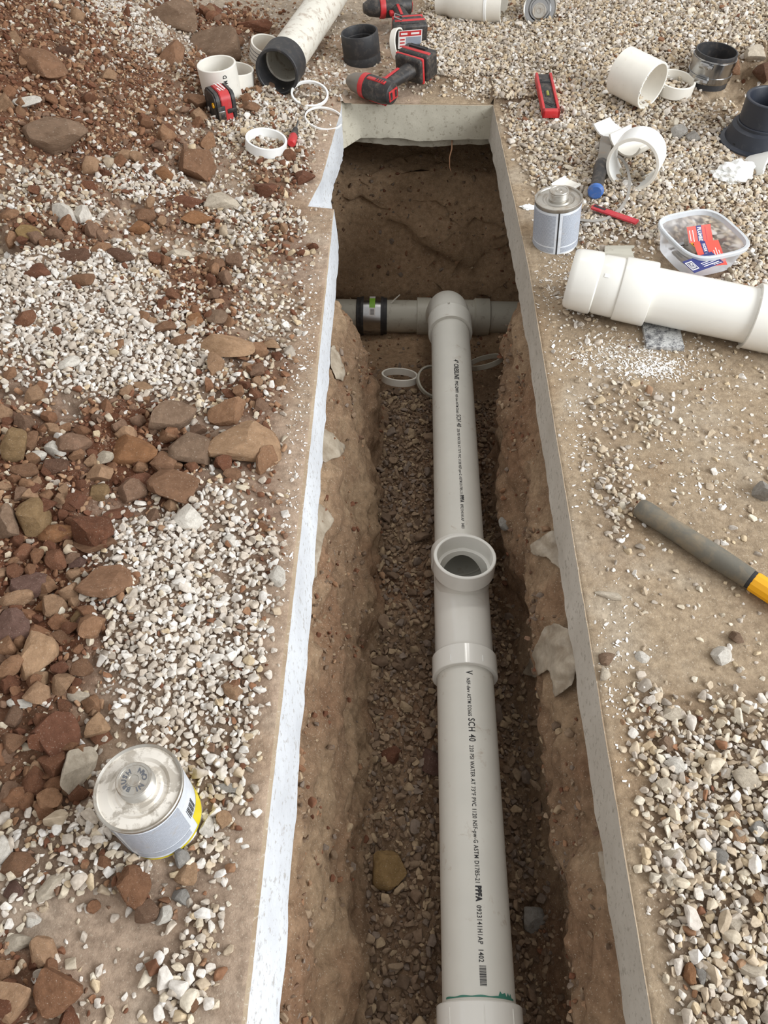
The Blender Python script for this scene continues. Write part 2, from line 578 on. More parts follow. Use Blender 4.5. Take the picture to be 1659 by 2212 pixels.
# ------------------------------------------------------------------ loose ground over the slab
def soil_mat(name, attr):
    m, nt, b = mat_new(name, 0.95, 0.12)
    a = nt.nodes.new('ShaderNodeAttribute')
    a.attribute_name = attr
    n1 = ramp(nt, nz(nt, 60, 6, 0.7), [(0.3, (.62, .60, .58)), (0.7, (1.25, 1.25, 1.25))])
    col = mix(nt, 1.0, a.outputs['Color'], n1, 'MULTIPLY')
    sp = ramp(nt, nz(nt, 330, 2, 0.5), [(0.63, (0, 0, 0)), (0.69, (.55, .55, .55))])
    col = mix(nt, sp, col, lin(206, 192, 172))
    nt.links.new(col, b.inputs['Base Color'])
    bump(nt, b, nz(nt, 170, 6, 0.75), 0.9, 0.004)
    return m


M['soil'] = soil_mat('loose_soil', 'col')
C_DUST_L, C_DUST_R = np.array(lin(184, 162, 142)), np.array(lin(170, 151, 127))
C_SOIL, C_RED, C_MIX = np.array(lin(118, 86, 66)), np.array(lin(106, 70, 52)), np.array(lin(112, 92, 76))  # C_MIX: soil between gravel, darkened to paint shade into the gaps


def ground_colour(x, y):
    u, v, e, rim, soil, grav, bare = masks(x, y)
    left = (x < 0.06)[:, None]
    c = np.where(left, C_DUST_L, C_DUST_R) * (0.86 + 0.28 * fbm(x * 6, y * 6, 0, 51, 4))[:, None]
    pale = ss(0.56, 0.75, fbm(x * 11, y * 11, 0, 61, 3))[:, None] * (1 - rim[:, None] * 0.3)
    c = c * (1 - 0.35 * pale) + np.array(lin(206, 196, 180)) * 0.35 * pale
    brown = ss(0.5, 0.72, fbm(x * 5, y * 5, 0, 71, 4))[:, None]
    c = c * (1 - 0.4 * brown) + np.array(lin(146, 116, 84)) * 0.4 * brown
    g = np.clip(grav, 0, 1)[:, None]
    c = c * (1 - 0.75 * g) + C_MIX * 0.75 * g
    s = np.clip(soil, 0, 1)[:, None]
    red = ss(0.4, 0.65, fbm(x * 4, y * 4, 0, 81, 3))[:, None]
    sc_ = C_SOIL * (1 - red) + C_RED * red
    c = c * (1 - s) + sc_ * s
    grey = ((y > FAR_Y + 0.02) & (bare > 0.3))[:, None] * ss(.3, .8, bare)[:, None]
    c = c * (1 - 0.6 * grey) + np.array(lin(186, 176, 160)) * 0.6 * grey
    return c


def ground_mesh(name, xs_of_y, ys, label, kind='stuff'):
    X = np.array([xs_of_y(y) for y in ys])
    Y = np.repeat(np.array(ys)[:, None], X.shape[1], 1)
    x, y = X.ravel(), Y.ravel()
    z = ground_h(x, y) + 0.0012
    e = masks(x, y)[2]
    z = np.where(e < 0.0015, -0.001, z)
    nr, nc = X.shape
    idx = np.arange(nr * nc).reshape(nr, nc)
    F = np.stack([idx[:-1, :-1], idx[:-1, 1:], idx[1:, 1:], idx[1:, :-1]], -1).reshape(-1, 4)
    o = arr_mesh(name, np.stack([x, y, z], -1), F, M['soil'])
    c = ground_colour(x, y)
    at = o.data.color_attributes.new('col', 'FLOAT_COLOR', 'POINT')
    at.data.foreach_set('color', np.concatenate([c, np.ones((len(c), 1))], 1).ravel().astype(np.float32))
    o.data.update()
    tag(o, label, 'soil' if kind == 'stuff' else None, kind=kind)
    return o


tl = np.concatenate([[0.0006, 0.003], np.linspace(0.009, 1.3, 150), np.linspace(1.315, 2.6, 60)])
ysg = np.concatenate([np.arange(-0.7, 3.3, 0.0105), np.arange(3.3, 5.6, 0.04)])
gl = ground_mesh('soil_heap', lambda y: edge_l(y) - tl, ysg, 'brown spoil and dust heaped over the left slab')
gr = ground_mesh('dust_layer', lambda y: edge_r(y) + tl, ysg, 'tan dust and grit lying on the right slab')
ysf = np.concatenate([np.arange(FAR_Y + 0.003, 3.3, 0.011), np.arange(3.3, 5.6, 0.04)])
tf = np.linspace(0, 1, 48)
gf = ground_mesh('grit_layer', lambda y: edge_l(y) + (edge_r(y) - edge_l(y)) * tf, ysf, 'dusty grit on the slab beyond the trench end')

# ------------------------------------------------------------------ the trench
_fy = np.array([-1.5, 0.0, 0.6, 1.2, 1.6, 1.85, 2.1, 2.30, 2.36, 2.46, 2.58, 3.2])
_fz = np.array([-.475, -.475, -.47, -.485, -.53, -.60, -.70, -.70, -.66, -.44, -.30, -.22])


def trench_profile(y):
    """control points across the trench at y, left to right"""
    wide = float(ss(1.62, 1.98, y))
    zf = float(np.interp(y, _fy, _fz))
    wob = (float(fbm(y * 3.1, 0.3, 0, 21)) - .5) * 0.05
    wob2 = (float(fbm(y * 3.7, 5.3, 0, 22)) - .5) * 0.075
    fl, fr = -0.058 + wob, 0.292 + wob2
    xl, xr = XL_CUT, float(edge_r(y))
    top = min(-SLAB_T - 0.006, -0.111)
    P = [(xl - 0.30, top), (xl - 0.015, top - 0.002), (xl + 0.022, -0.155), (xl + 0.046 + wob * .6, -0.25), (fl - 0.022, -0.33), (fl - 0.004, -0.37), (fl + 0.006, zf + 0.03),
         (fl + 0.03, zf), (0.5 * (fl + fr), zf), (fr - 0.03, zf - .055), (fr + 0.012, zf + 0.02), (fr - 0.004 + wob2 * .3, -0.36), (xr - 0.030, -0.27), (xr - 0.022, -0.19), (xr + 0.012, -0.125), (xr + 0.30, top)]
    W = [(-0.95, top), (-0.85, top - 0.1), (-0.78, -0.25), (-0.70, -0.35), (-0.62, -0.45), (-0.5, zf + 0.05), (-0.35, zf + .02),
         (-0.2, zf), (0.1, zf), (0.3, zf), (0.5, zf + .02), (0.62, zf + 0.06), (0.75, -0.4), (0.85, -0.3), (0.92, -0.2), (1.0, top)]
    W = [(a, min(max(b, zf - 0.01), max(top, zf))) for a, b in W]
    return [(a[0] * (1 - wide) + b[0] * wide, a[1] * (1 - wide) + b[1] * wide) for a, b in zip(P, W)]


ys = np.arange(-1.2, 3.2, 0.012)
NU = 132
TX, TZ = np.zeros((len(ys), NU)), np.zeros((len(ys), NU))
uu = np.linspace(0, 15, NU)
for i, y in enumerate(ys):
    P = np.array(trench_profile(y))
    TX[i], TZ[i] = np.interp(uu, np.arange(16), P[:, 0]), np.interp(uu, np.arange(16), P[:, 1])
TY = np.repeat(ys[:, None], NU, 1)
n1 = fbm(TX * 11, TY * 11, TZ * 11, 41, 4) - 0.5
n2 = fbm(TX * 42, TY * 42, TZ * 42, 47, 3) - 0.5
hidden = (TZ > -SLAB_T - 0.03)
amp = np.where(hidden, 0.0, 1.0)
wallness = np.abs(np.gradient(TZ, axis=1)) / (np.abs(np.gradient(TZ, axis=1)) + np.abs(np.gradient(TX, axis=1)) + 1e-6)
side = np.where(TX > 0.12, -1.0, 1.0)
TX2 = TX + amp * side * wallness * (0.085 * n1 + 0.034 * n2)
TZ2 = TZ + amp * (1 - wallness) * (0.05 * n1 + 0.024 * n2) + amp * wallness * 0.012 * n2
TZ2 = np.minimum(TZ2, -SLAB_T - 0.004)
TY2 = TY + amp * (0.16 * n1 + 0.05 * n2) * ss(2.27, 2.38, TY)
idx = np.arange(len(ys) * NU).reshape(len(ys), NU)
F = np.stack([idx[:-1, :-1], idx[:-1, 1:], idx[1:, 1:], idx[1:, :-1]], -1).reshape(-1, 4)
F_TR = F
trench = arr_mesh('trench_soil', np.stack([TX2.ravel(), TY2.ravel(), TZ2.ravel()], -1), F, M['soil'])
tx, ty, tz = TX2.ravel(), TY2.ravel(), TZ2.ravel()
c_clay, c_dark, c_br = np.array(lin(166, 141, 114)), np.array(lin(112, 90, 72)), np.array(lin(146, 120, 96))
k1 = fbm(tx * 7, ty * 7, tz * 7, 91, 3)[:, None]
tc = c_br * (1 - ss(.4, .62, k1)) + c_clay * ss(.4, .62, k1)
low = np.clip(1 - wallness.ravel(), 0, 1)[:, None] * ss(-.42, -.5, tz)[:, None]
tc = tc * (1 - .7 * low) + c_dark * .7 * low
red = ss(.52, .7, fbm(tx * 5, ty * 5, tz * 5, 95, 3))[:, None]
tc = tc * (1 - .4 * red) + np.array(lin(136, 98, 74)) * .4 * red
pit = ss(1.75, 2.1, ty)[:, None]
tc = tc * (1 - .7 * pit) + np.array(lin(176, 148, 118)) * .7 * pit  # pit soil lightened, painting in daylight that falls short there
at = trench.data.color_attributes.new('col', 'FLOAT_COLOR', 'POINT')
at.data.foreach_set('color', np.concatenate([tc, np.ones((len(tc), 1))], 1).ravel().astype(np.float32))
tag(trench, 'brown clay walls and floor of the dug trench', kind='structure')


def trench_floor_z(x, y):
    i = int(np.clip(round((y + 1.2) / 0.012), 0, len(ys) - 1))
    row = TX2[i]
    m = slice(int(NU * 6.5 / 15), int(NU * 9.8 / 15))
    return float(np.interp(x, row[m], TZ2[i][m]))


# ------------------------------------------------------------------ stones
rng = np.random.default_rng(5)
STONE_COL = bpy.data.collections.new('gravel_shapes')


def stone_mesh(seed, flat=0.62, npt=15, bev=0.07):
    r = np.random.default_rng(seed)
    bm = bmesh.new()
    for k in range(npt):
        d = r.normal(size=3)
        d /= np.linalg.norm(d)
        d = d * (0.5 * (0.86 + 0.28 * r.random()))
        bm.verts.new((d[0], d[1] * 0.78, d[2] * flat))
    bmesh.ops.convex_hull(bm, input=bm.verts[:])
    bmesh.ops.delete(bm, geom=[v for v in bm.verts if not v.link_faces], context='VERTS')
    bmesh.ops.dissolve_limit(bm, angle_limit=math.radians(14), verts=bm.verts[:], edges=bm.edges[:])
    bmesh.ops.bevel(bm, geom=bm.edges[:], offset=bev * 0.6, segments=1, affect='EDGES', clamp_overlap=True)
    bmesh.ops.recalc_face_normals(bm, faces=bm.faces[:])
    me = bpy.data.meshes.new('stone')
    bm.to_mesh(me)
    bm.free()
    smooth_by_angle(me, 28)
    return me


def stone_mat(name, src):
    m, nt, b = mat_new(name, 0.88, 0.2)
    if src == 'inst':
        a = nt.nodes.new('ShaderNodeAttribute')
        a.attribute_type = 'INSTANCER'
        a.attribute_name = 'col'
        c = a.outputs['Color']
    else:
        a = nt.nodes.new('ShaderNodeObjectInfo')
        c = a.outputs['Color']
    col = mix(nt, 1.0, c, ramp(nt, nz(nt, 3.0, 5, 0.7), [(0.3, (.74, .71, .68)), (0.62, (1.12, 1.12, 1.12))]), 'MULTIPLY')
    nt.links.new(col, b.inputs['Base Color'])
    return m


def rock_mat(name):
    m, nt, b = mat_new(name, 0.93, 0.15)
    a = nt.nodes.new('ShaderNodeObjectInfo')
    n = ramp(nt, nz(nt, 2.6, 7, 0.72), [(0.28, (.66, .62, .58)), (0.52, (1, 1, 1)), (0.75, (1.3, 1.28, 1.26))])
    col = mix(nt, 1.0, a.outputs['Color'], n, 'MULTIPLY')
    sp = ramp(nt, nz(nt, 13, 4, 0.6), [(0.62, (0, 0, 0)), (0.70, (.55, .55, .55))])
    col = mix(nt, sp, col, lin(205, 190, 172))
    nt.links.new(col, b.inputs['Base Color'])
    bump(nt, b, nz(nt, 9, 8, 0.72), 0.8, 0.0035)
    return m


M['stone_i'] = stone_mat('gravel_stone_mass', 'inst')
M['stone_o'] = stone_mat('gravel_stone', 'obj')
M['rock'] = rock_mat('clay_and_limestone_rock')
SHAPES = []
for k in range(14):
    me = stone_mesh(100 + k, (0.45, 0.6, 0.7)[k % 3], 12 + k % 5)
    me.materials.append(M['stone_i'])
    o = bpy.data.objects.new('stone_shape', me)
    STONE_COL.objects.link(o)
    SHAPES.append(me)
SHAPES_O = []
for k in range(14):
    me = stone_mesh(100 + k, (0.45, 0.6, 0.7)[k % 3], 12 + k % 5)
    me.materials.append(M['stone_o'])
    SHAPES_O.append(me)


def scatter_nodes(coll):
    ng = bpy.data.node_groups.new('scatter_' + coll.name, 'GeometryNodeTree')
    ng.interface.new_socket('Geometry', in_out='INPUT', socket_type='NodeSocketGeometry')
    ng.interface.new_socket('Geometry', in_out='OUTPUT', socket_type='NodeSocketGeometry')
    N, L = ng.nodes, ng.links
    gi, go = N.new('NodeGroupInput'), N.new('NodeGroupOutput')
    ip = N.new('GeometryNodeInstanceOnPoints')
    ci = N.new('GeometryNodeCollectionInfo')
    ci.inputs['Collection'].default_value = coll
    ci.inputs['Separate Children'].default_value = True
    ci.inputs['Reset Children'].default_value = True
    L.new(gi.outputs[0], ip.inputs['Points'])
    L.new(ci.outputs[0], ip.inputs['Instance'])
    ip.inputs['Pick Instance'].default_value = True
    for nm, dt, sock in (('idx', 'INT', 'Instance Index'), ('rot', 'FLOAT_VECTOR', 'Rotation'), ('scl', 'FLOAT_VECTOR', 'Scale')):
        a = N.new('GeometryNodeInputNamedAttribute')
        a.data_type = dt
        a.inputs['Name'].default_value = nm
        L.new(a.outputs['Attribute'], ip.inputs[sock])
    L.new(ip.outputs[0], go.inputs[0])
    return ng


NG_STONE = scatter_nodes(STONE_COL)


def scatter(name, P, rot, scl, idx, col, label, cat, ng=None):
    me = bpy.data.meshes.new(name)
    me.from_pydata([tuple(p) for p in P], [], [])
    n = len(P)
    for nm, dt, arr, key in (('idx', 'INT', idx.astype(np.int32), 'value'), ('rot', 'FLOAT_VECTOR', rot, 'vector'), ('scl', 'FLOAT_VECTOR', scl, 'vector')):
        a = me.attributes.new(nm, dt, 'POINT')
        a.data.foreach_set(key, np.ascontiguousarray(arr).ravel())
    a = me.attributes.new('col', 'FLOAT_COLOR', 'POINT')
    a.data.foreach_set('color', np.concatenate([col, np.ones((n, 1))], 1).astype(np.float32).ravel())
    o = bpy.data.objects.new(name, me)
    COL.objects.link(o)
    md = o.modifiers.new('scatter', 'NODES')
    md.node_group = ng or NG_STONE
    return tag(o, label, cat, kind='stuff')


W_PALE = [lin(212, 206, 198), lin(202, 194, 184), lin(192, 181, 167), lin(218, 214, 208), lin(182, 171, 158)]
W_TAN = [lin(198, 186, 166), lin(188, 172, 150), lin(206, 197, 180), lin(174, 158, 137), lin(166, 156, 144), lin(190, 172, 144)]
W_BROWN = [lin(134, 98, 74), lin(120, 84, 64), lin(146, 112, 86), lin(110, 74, 56), lin(154, 124, 98), lin(126, 100, 82)]
W_TRENCH = [lin(138, 118, 98), lin(126, 106, 88), lin(150, 130, 108), lin(114, 96, 80), lin(164, 144, 118), lin(130, 116, 104)]  # dirt-coated trench stones, the shade down there painted into their tones


def pick(pal, n):
    p = np.array(pal)
    c = p[rng.integers(0, len(p), n)]
    return c * (0.88 + 0.24 * rng.random((n, 1)))


def cells(x0, x1, y0, y1, s):
    nx, ny = int((x1 - x0) / s), int((y1 - y0) / s)
    gx, gy = np.meshgrid(np.arange(nx), np.arange(ny))
    x = x0 + (gx.ravel() + rng.random(nx * ny)) * s
    y = y0 + (gy.ravel() + rng.random(nx * ny)) * s
    return x, y


def attitude(n, tilt=0.5):
    return np.stack([rng.normal(0, tilt, n), rng.normal(0, tilt, n), rng.random(n) * 2 * PI], -1)


S_P, S_R, S_S, S_C, S_K = [], [], [], [], []   # position, rotation, scale, colour, kind (0 pale left, 1 brown, 2 tan right)
for side_ in ('L', 'R', 'F'):
    for s, cell, frac in ((0.024, 0.050, 0.8), (0.0152, 0.0104, 1.0), (0.0095, 0.0085, 0.9)):
        if side_ == 'L': x, y = cells(-2.3, -0.165, -0.5, 4.1, cell)
        elif side_ == 'R': x, y = cells(0.28, 2.0, -0.5, 4.1, cell)
        else: x, y = cells(-0.18, 0.28, FAR_Y, 4.1, cell)
        u, v, dep = project(x, y, np.zeros_like(x))
        k = (u > -620) & (u < 2380) & (v > -200) & (v < 2700)
        x, y, u, v = x[k], y[k], u[k], v[k]
        _, _, e, rim, soil, grav, bare = masks(x, y)
        if side_ == 'L':
            p = np.maximum(grav, np.maximum(0.28 * rim, 0.10 * ss(.0, .03, e) if s < .012 else 0)) * (1 - 0.45 * np.clip(soil, 0, 1)) * frac * (1 - 0.75 * bare)
            p = p * (0.45 + 1.1 * fbm(x * 16, y * 16, 0, 141, 3))
            if s > 0.02: p = p * (0.30 + 0.7 * ss(1450, 1700, v))
        else:
            p = np.maximum(grav, (0.035 if s > 0.012 else 0.085) * ss(0.01, 0.05, e)) * frac
            p = p * np.where(grav > .85, 1, 0.35 + 1.3 * fbm(x * 14, y * 14, 0, 143, 3))
            if s > 0.02: p = p * np.maximum(0.22, ss(1450, 1600, v))
        k = (e > s * 0.45) & (rng.random(len(x)) < p)
        x, y, u, v, soil, grav, bare = x[k], y[k], u[k], v[k], soil[k], grav[k], bare[k]
        n = len(x)
        sc = s * np.exp(rng.normal(0, 0.22, n))
        z = ground_h(x, y) + sc * (0.12 + 0.30 * rng.random(n) * np.clip(grav * 1.3, 0, 1))
        mixr = rng.random(n)
        if side_ == 'L':
            col = pick(W_PALE, n)
            t = pick(W_TAN, n)
            br = pick(W_BROWN, n)
            pale = zone(u, v, PALE[:1] + PALE[1:4] + PALE[9:10], x, y)
            a = (mixr < 0.50 - 0.42 * np.clip(pale, 0, 1) + 0.3 * np.clip(soil, 0, 1))[:, None]
            col = np.where(a, t, col)
            a = (mixr < (0.08 + 0.16 * np.clip(soil, 0, 1)) * (1 - 0.8 * np.clip(pale, 0, 1)))[:, None]
            col = np.where(a, br, col)
            kind = np.zeros(n, int)
        else:
            col = np.where((mixr < 0.35)[:, None], pick(W_PALE, n), pick(W_TAN, n))
            col = np.where((mixr > 0.982)[:, None], pick(W_BROWN, n), col)
            kind = np.full(n, 2)
        S_P.append(np.stack([x, y, z], -1)); S_R.append(attitude(n)); S_C.append(col); S_K.append(kind)
        S_S.append(sc[:, None] * (0.8 + 0.4 * rng.random((n, 3))))
# brown crumbs and clods in the spoil
for s, cell, frac in ((0.038, 0.050, 0.50), (0.022, 0.022, 0.62), (0.011, 0.0115, 0.85)):
    x, y = cells(-2.3, -0.18, -0.5, 4.1, cell)
    u, v, dep = project(x, y, np.zeros_like(x))
    k = (u > -620) & (v > -200) & (v < 2700)
    x, y, u, v = x[k], y[k], u[k], v[k]
    _, _, e, rim, soil, grav, bare = masks(x, y)
    k = (rng.random(len(x)) < (np.clip(soil, 0, 1) * 0.95 + (0.05 if s < .012 else 0.012) * (1 - bare)) * frac * (0.25 + 0.75 * rim) * np.where(s > 0.03, ss(600, 1000, v) * 0.75 + 0.25, 1)) & (e > 0.02)
    x, y, soil = x[k], y[k], soil[k]
    n = len(x)
    sc = s * np.exp(rng.normal(0, 0.28, n))
    S_P.append(np.stack([x, y, ground_h(x, y) + sc * (0.05 + 0.32 * rng.random(n))], -1))
    S_R.append(attitude(n)); S_S.append(sc[:, None] * (0.8 + 0.4 * rng.random((n, 3))))
    S_C.append(pick(W_BROWN, n)); S_K.append(np.full(n, 1))
S_P, S_R, S_S, S_C, S_K = [np.concatenate(a) for a in (S_P, S_R, S_S, S_C, S_K)]
S_I = rng.integers(0, 14, len(S_P))

# stones on the trench floor and stuck in its walls
T_P, T_R, T_S, T_C = [], [], [], []
for s, cell, frac in ((0.026, 0.032, 0.6), (0.017, 0.0155, 0.9), (0.010, 0.011, 0.9)):
    x, y = cells(-0.12, 0.34, -0.3, 1.78, cell)
    k = rng.random(len(x)) < frac
    for a, b in zip(x[k], y[k]):
        i = int(round((b + 1.2) / 0.012))
        lo, hi = TX2[i][int(NU * 6.6 / 15)], TX2[i][int(NU * 9.6 / 15)]
        if lo < a < hi:
            T_P.append((a, b, trench_floor_z(a, b) + s * (0.1 + 0.25 * rng.random())))
            T_S.append(s * np.exp(rng.normal(0, 0.25)) * (0.8 + 0.4 * rng.random(3)))
nfl = len(T_P)
# walls, pit and far bank: small stones and crumbs on the mesh itself
cand = np.nonzero((tz < -0.15) & (ty > -0.2) & (ty < 2.9) & (tx > -0.62) & (tx < 0.72))[0]
clump = fbm(tx[cand] * 13, ty[cand] * 13, tz[cand] * 13, 133, 3)
isw = (ty[cand] < 1.8) & (wallness.ravel()[cand] > 0.35)
pr = np.where(isw, np.where(tz[cand] > -.33, 0.55 * ss(.44, .60, clump), 0.22 * ss(.50, .64, clump)), np.where(ty[cand] > 1.75, 0.16 + 0.55 * ss(.48, .62, clump), 0.0))
sel = cand[rng.random(len(cand)) < pr]
for j in sel:
    s = rng.choice((0.008, 0.011, 0.015, 0.022), p=(.35, .35, .22, .08))
    T_P.append((tx[j] + rng.normal(0, .004), ty[j] + rng.normal(0, .006), tz[j] + rng.normal(0, .003)))
    T_S.append(s * (0.8 + 0.4 * rng.random(3)))
i0, i1 = int((1.72 + 1.2) / .012), int((2.62 + 1.2) / .012)
for _ in range(2600):
    i, j = int(rng.integers(i0, i1)), int(rng.integers(2, NU - 3))
    if not (-0.35 < TX2[i, j] < 0.48): continue
    fa, fb = rng.random(), rng.random()
    w4 = ((1 - fa) * (1 - fb), (1 - fa) * fb, fa * (1 - fb), fa * fb)
    q4 = ((i, j), (i, j + 1), (i + 1, j), (i + 1, j + 1))
    if float(fbm(TX2[i, j] * 8, ys[i] * 8, 0, 171, 2)) + .25 * rng.random() < .52: continue
    T_P.append(tuple(sum(w * A_[q] for w, q in zip(w4, q4)) for A_ in (TX2, TY2, TZ2)))
    T_S.append(float(rng.choice((0.008, 0.012, 0.018, 0.026), p=(.4, .35, .2, .05))) * (0.8 + 0.4 * rng.random(3)))
n = len(T_P)
T_C = pick(W_TRENCH, n)
T_C[nfl:] = np.where(rng.random((n - nfl, 1)) < 0.6, pick(W_TRENCH, n - nfl), pick(W_BROWN, n - nfl))
scatter('gravel_bed', np.array(T_P), attitude(n, 0.6), np.array(T_S), rng.integers(0, 14, n), T_C,
        'dirt-coated brown gravel along the trench floor and walls', 'gravel')

# ------------------------------------------------------------------ drain pipes in the trench
PX = 0.158
R4, R4I, RH = 0.0572, 0.0511, 0.0665
Y0, Z0, Y1, Z1 = 0.2, -0.338, 1.92, -0.415      # main run: height of its axis at two stations


def main_axis(y): return Vector((0.1455 + 0.0140 * (y - Y0) / (Y1 - Y0), y, Z0 + (Z1 - Z0) * (y - Y0) / (Y1 - Y0)))


AX = (main_axis(0) - main_axis(1)).normalized()      # towards the camera
ROT_MAIN = frame(AX)


def main_y(py, top=R4):
    """station along the main run whose upper side shows at that row"""
    y = 1.0
    for _ in range(20):
        y = pz(1000, py, main_axis(y).z + top * 0.95).y
    return y


def pipe_obj(name, L, mat, parent, ro=R4, ri=R4I, x0=0.0):
    bm = bmesh.new()
    lathe(bm, ring_prof(x0, x0 + L, ro, ri), 72, closed=True)
    return obj(name, bm, mat, parent)


def on_pipe(V, x0, ang, R):
    """flat lettering wrapped on a pipe about local X: reads along +X, letter tops towards the angle's growth"""
    out = []
    for v in V:
        a = ang - v.y / R
        out.append((x0 + v.x, R * math.cos(a), R * math.sin(a)))
    return out


def pipe_text(parent, segs, x0, length, ang, R, mat, name='printed_text'):
    """segs: (string, size, bold); scaled in length to fit"""
    V, F, x = [], [], 0.0
    for s, size, bold in segs:
        if s == '#barcode':
            r = random.Random(4)
            t = 0
            while t < 0.036:
                w = r.choice((0.0008, 0.0014, 0.002))
                b = len(V)
                V += [Vector((x + t, 0, 0)), Vector((x + t + w, 0, 0)), Vector((x + t + w, size, 0)), Vector((x + t, size, 0))]
                F.append((b, b + 1, b + 2, b + 3))
                t += w + r.choice((0.0008, 0.0013))
            x += t
            continue
        tv, tf_ = text_geo(s, size, bold, 1.12)
        b = len(V)
        V += [Vector((v.x + x, v.y, 0)) for v in tv]
        F += [tuple(i + b for i in f) for f in tf_]
        x += (max(v.x for v in tv) if tv else 0) + size * 0.55
    k = length / x
    V = [Vector((v.x * k, v.y, 0)) for v in V]
    return arr_mesh(name, on_pipe(V, x0, ang, R + 0.0006), F, mat, parent, flat=True)


def rot_text_angle(deg): return PI / 2 + math.radians(deg)   # 90 deg is the crown of the pipe


yA, yT1, yT2, yN2 = main_y(690), main_y(1160), main_y(1440), main_y(2165)
# -- far length of pipe
o = thing('drain_pipe', 'white printed drain pipe running from the elbow to the open tee', 'pipe', main_axis(yA), ROT_MAIN)
Lf = (main_axis(yA) - main_axis(yT1)).length + 0.03
pipe_obj('pipe_wall', Lf + 0.03, M['pvc'], o, x0=-0.03)
tx0 = (main_axis(yA) - main_axis(main_y(780))).length
tx1 = (main_axis(yA) - main_axis(main_y(1148))).length
pipe_text(o, [('4" CRESLINE', .017, .0006), ('PVC-DWV', .012, .0004), ('NSF-dwv ASTM D2665', .0088, .0001), ('SCH 40', .0165, .0002),
              ('220 PSI WATER AT 73\u00b0F PVC 1120 NSF-pw-G ASTM D1785-21', .0092, .0001), ('PPFA', .012, .0006), ('0923141H1AP  1403', .0095, .0001)],
          tx0, tx1 - tx0, rot_text_angle(-1), R4, M['ink'])
# -- near length
o = thing('drain_pipe', 'white printed drain pipe running from the open tee towards the photographer', 'pipe', main_axis(yT2), ROT_MAIN)
Ln = (main_axis(yT2) - main_axis(yN2)).length
pipe_obj('pipe_wall', Ln + 0.06, M['pvc'], o, x0=-0.03)
nx0 = (main_axis(yT2) - main_axis(main_y(1452))).length
nx1 = (main_axis(yT2) - main_axis(main_y(2135))).length
pipe_text(o, [('V', .018, .0003), ('NSF-dwv ASTM D2665', .0100, .0001), ('SCH 40', .0175, .0002),
              ('220 PSI WATER AT 73\u00b0F PVC 1120 NSF-pw-G ASTM D1785-21', .0105, .0001), ('PPFA', .013, .0008), ('0923141H1AP  1402   ', .0112, .0001), ('#barcode', .0105, 0)],
          nx0, nx1 - nx0, rot_text_angle(3), R4, M['ink'])
# green primer smear beside the coupling
m, nt, b = mat_new('green_primer', 0.5)
b.inputs['Base Color'].default_value = (*lin(66, 128, 112), 1)
M['primer'] = m
V, F = [], []
for k in range(41):
    a = PI / 2 + 1.15 - 2.2 * k / 40
    w = 0.0008 + 0.0006 * math.sin(k * 0.7) + (0.007 if 28 < k < 38 else 0) * abs(math.sin(k * 1.3))
    xx = Ln - 0.006
    for t in (xx - w, xx + 0.0015):
        V.append((t, (R4 + .0005) * math.cos(a), (R4 + .0005) * math.sin(a)))
    if k: F.append((2 * k - 2, 2 * k - 1, 2 * k + 1, 2 * k))
arr_mesh('primer_smear', V, F, M['primer'], o)['label'] = 'green primer smear'
# -- near coupling
o = thing('pipe_coupling', 'white ribbed pipe coupling at the near end of the trench', 'coupling', main_axis(yN2), ROT_MAIN)
bm = bmesh.new()
lathe(bm, ring_prof(0, 0.115, RH, R4 + 0.0002, 0.002), 72, closed=True)
obj('sleeve', bm, M['pvc_new'], o)
for a in (-48, 0, 44):
    bm = bmesh.new()
    A = rot_text_angle(-a)
    box(bm, (0.008, -0.0007, RH - 0.001), (0.05, 0.0007, RH + 0.0007), M=Matrix.Rotation(A - PI / 2, 4, 'X'))
    obj('rib', bm, M['pvc_new'], o)
o2 = thing('drain_pipe', 'short white pipe end entering the near coupling at the frame bottom', 'pipe', main_axis(yN2) + AX * 0.1, ROT_MAIN)
pipe_obj('pipe_wall', 0.9, M['pvc'], o2)

# -- open tee
cy = (main_axis(yT1) + main_axis(yT2)) / 2
Lt = (main_axis(yT1) - main_axis(yT2)).length
o = thing('tee_fitting', 'glossy white tee fitting with an open upright socket', 'tee', main_axis(yT1), ROT_MAIN)
bm = bmesh.new()
hb = 0.048
prof_o = [(0.0, RH - .001), (0.001, RH), (hb - .004, RH), (hb, RH - .003), (hb + .006, R4 + .003), (Lt - hb - .006, R4 + .003), (Lt - hb, RH - .003), (Lt - hb + .004, RH), (Lt - .001, RH), (Lt, RH - .001)]
prof_i = [(Lt, R4 + .0003), (Lt - hb + .002, R4 + .0003), (Lt - hb, R4I), (hb, R4I), (hb - .002, R4 + .0003), (0, R4 + .0003)]
lathe(bm, prof_o + prof_i, 80, closed=True)
tee_run = obj('run_body', bm, M['pvc_new'], o)
# branch: upright socket leaning slightly away
bx = (main_axis(yT1) - main_axis(main_y(1222, 0.10))).length
BR = Matrix.Translation((bx, 0, 0)) @ Matrix.Rotation(math.radians(-7), 4, 'Y') @ Matrix.Rotation(-PI / 2, 4, 'Y')
hb0, hb1 = 0.030, 0.108
bm = bmesh.new()
lathe(bm, [(hb0, R4I), (0.070, R4I), (0.072, R4 + .0005), (hb1 - .001, R4 + .002), (hb1, R4 + .003), (hb1, RH - .0015), (hb1 - .0015, RH), (0.068, RH), (0.062, R4 + .0045), (0.045, R4 + .003), (hb0, R4 + .003)], 80, closed=True, M=BR)
branch = obj('branch_socket', bm, M['pvc_new'], o)
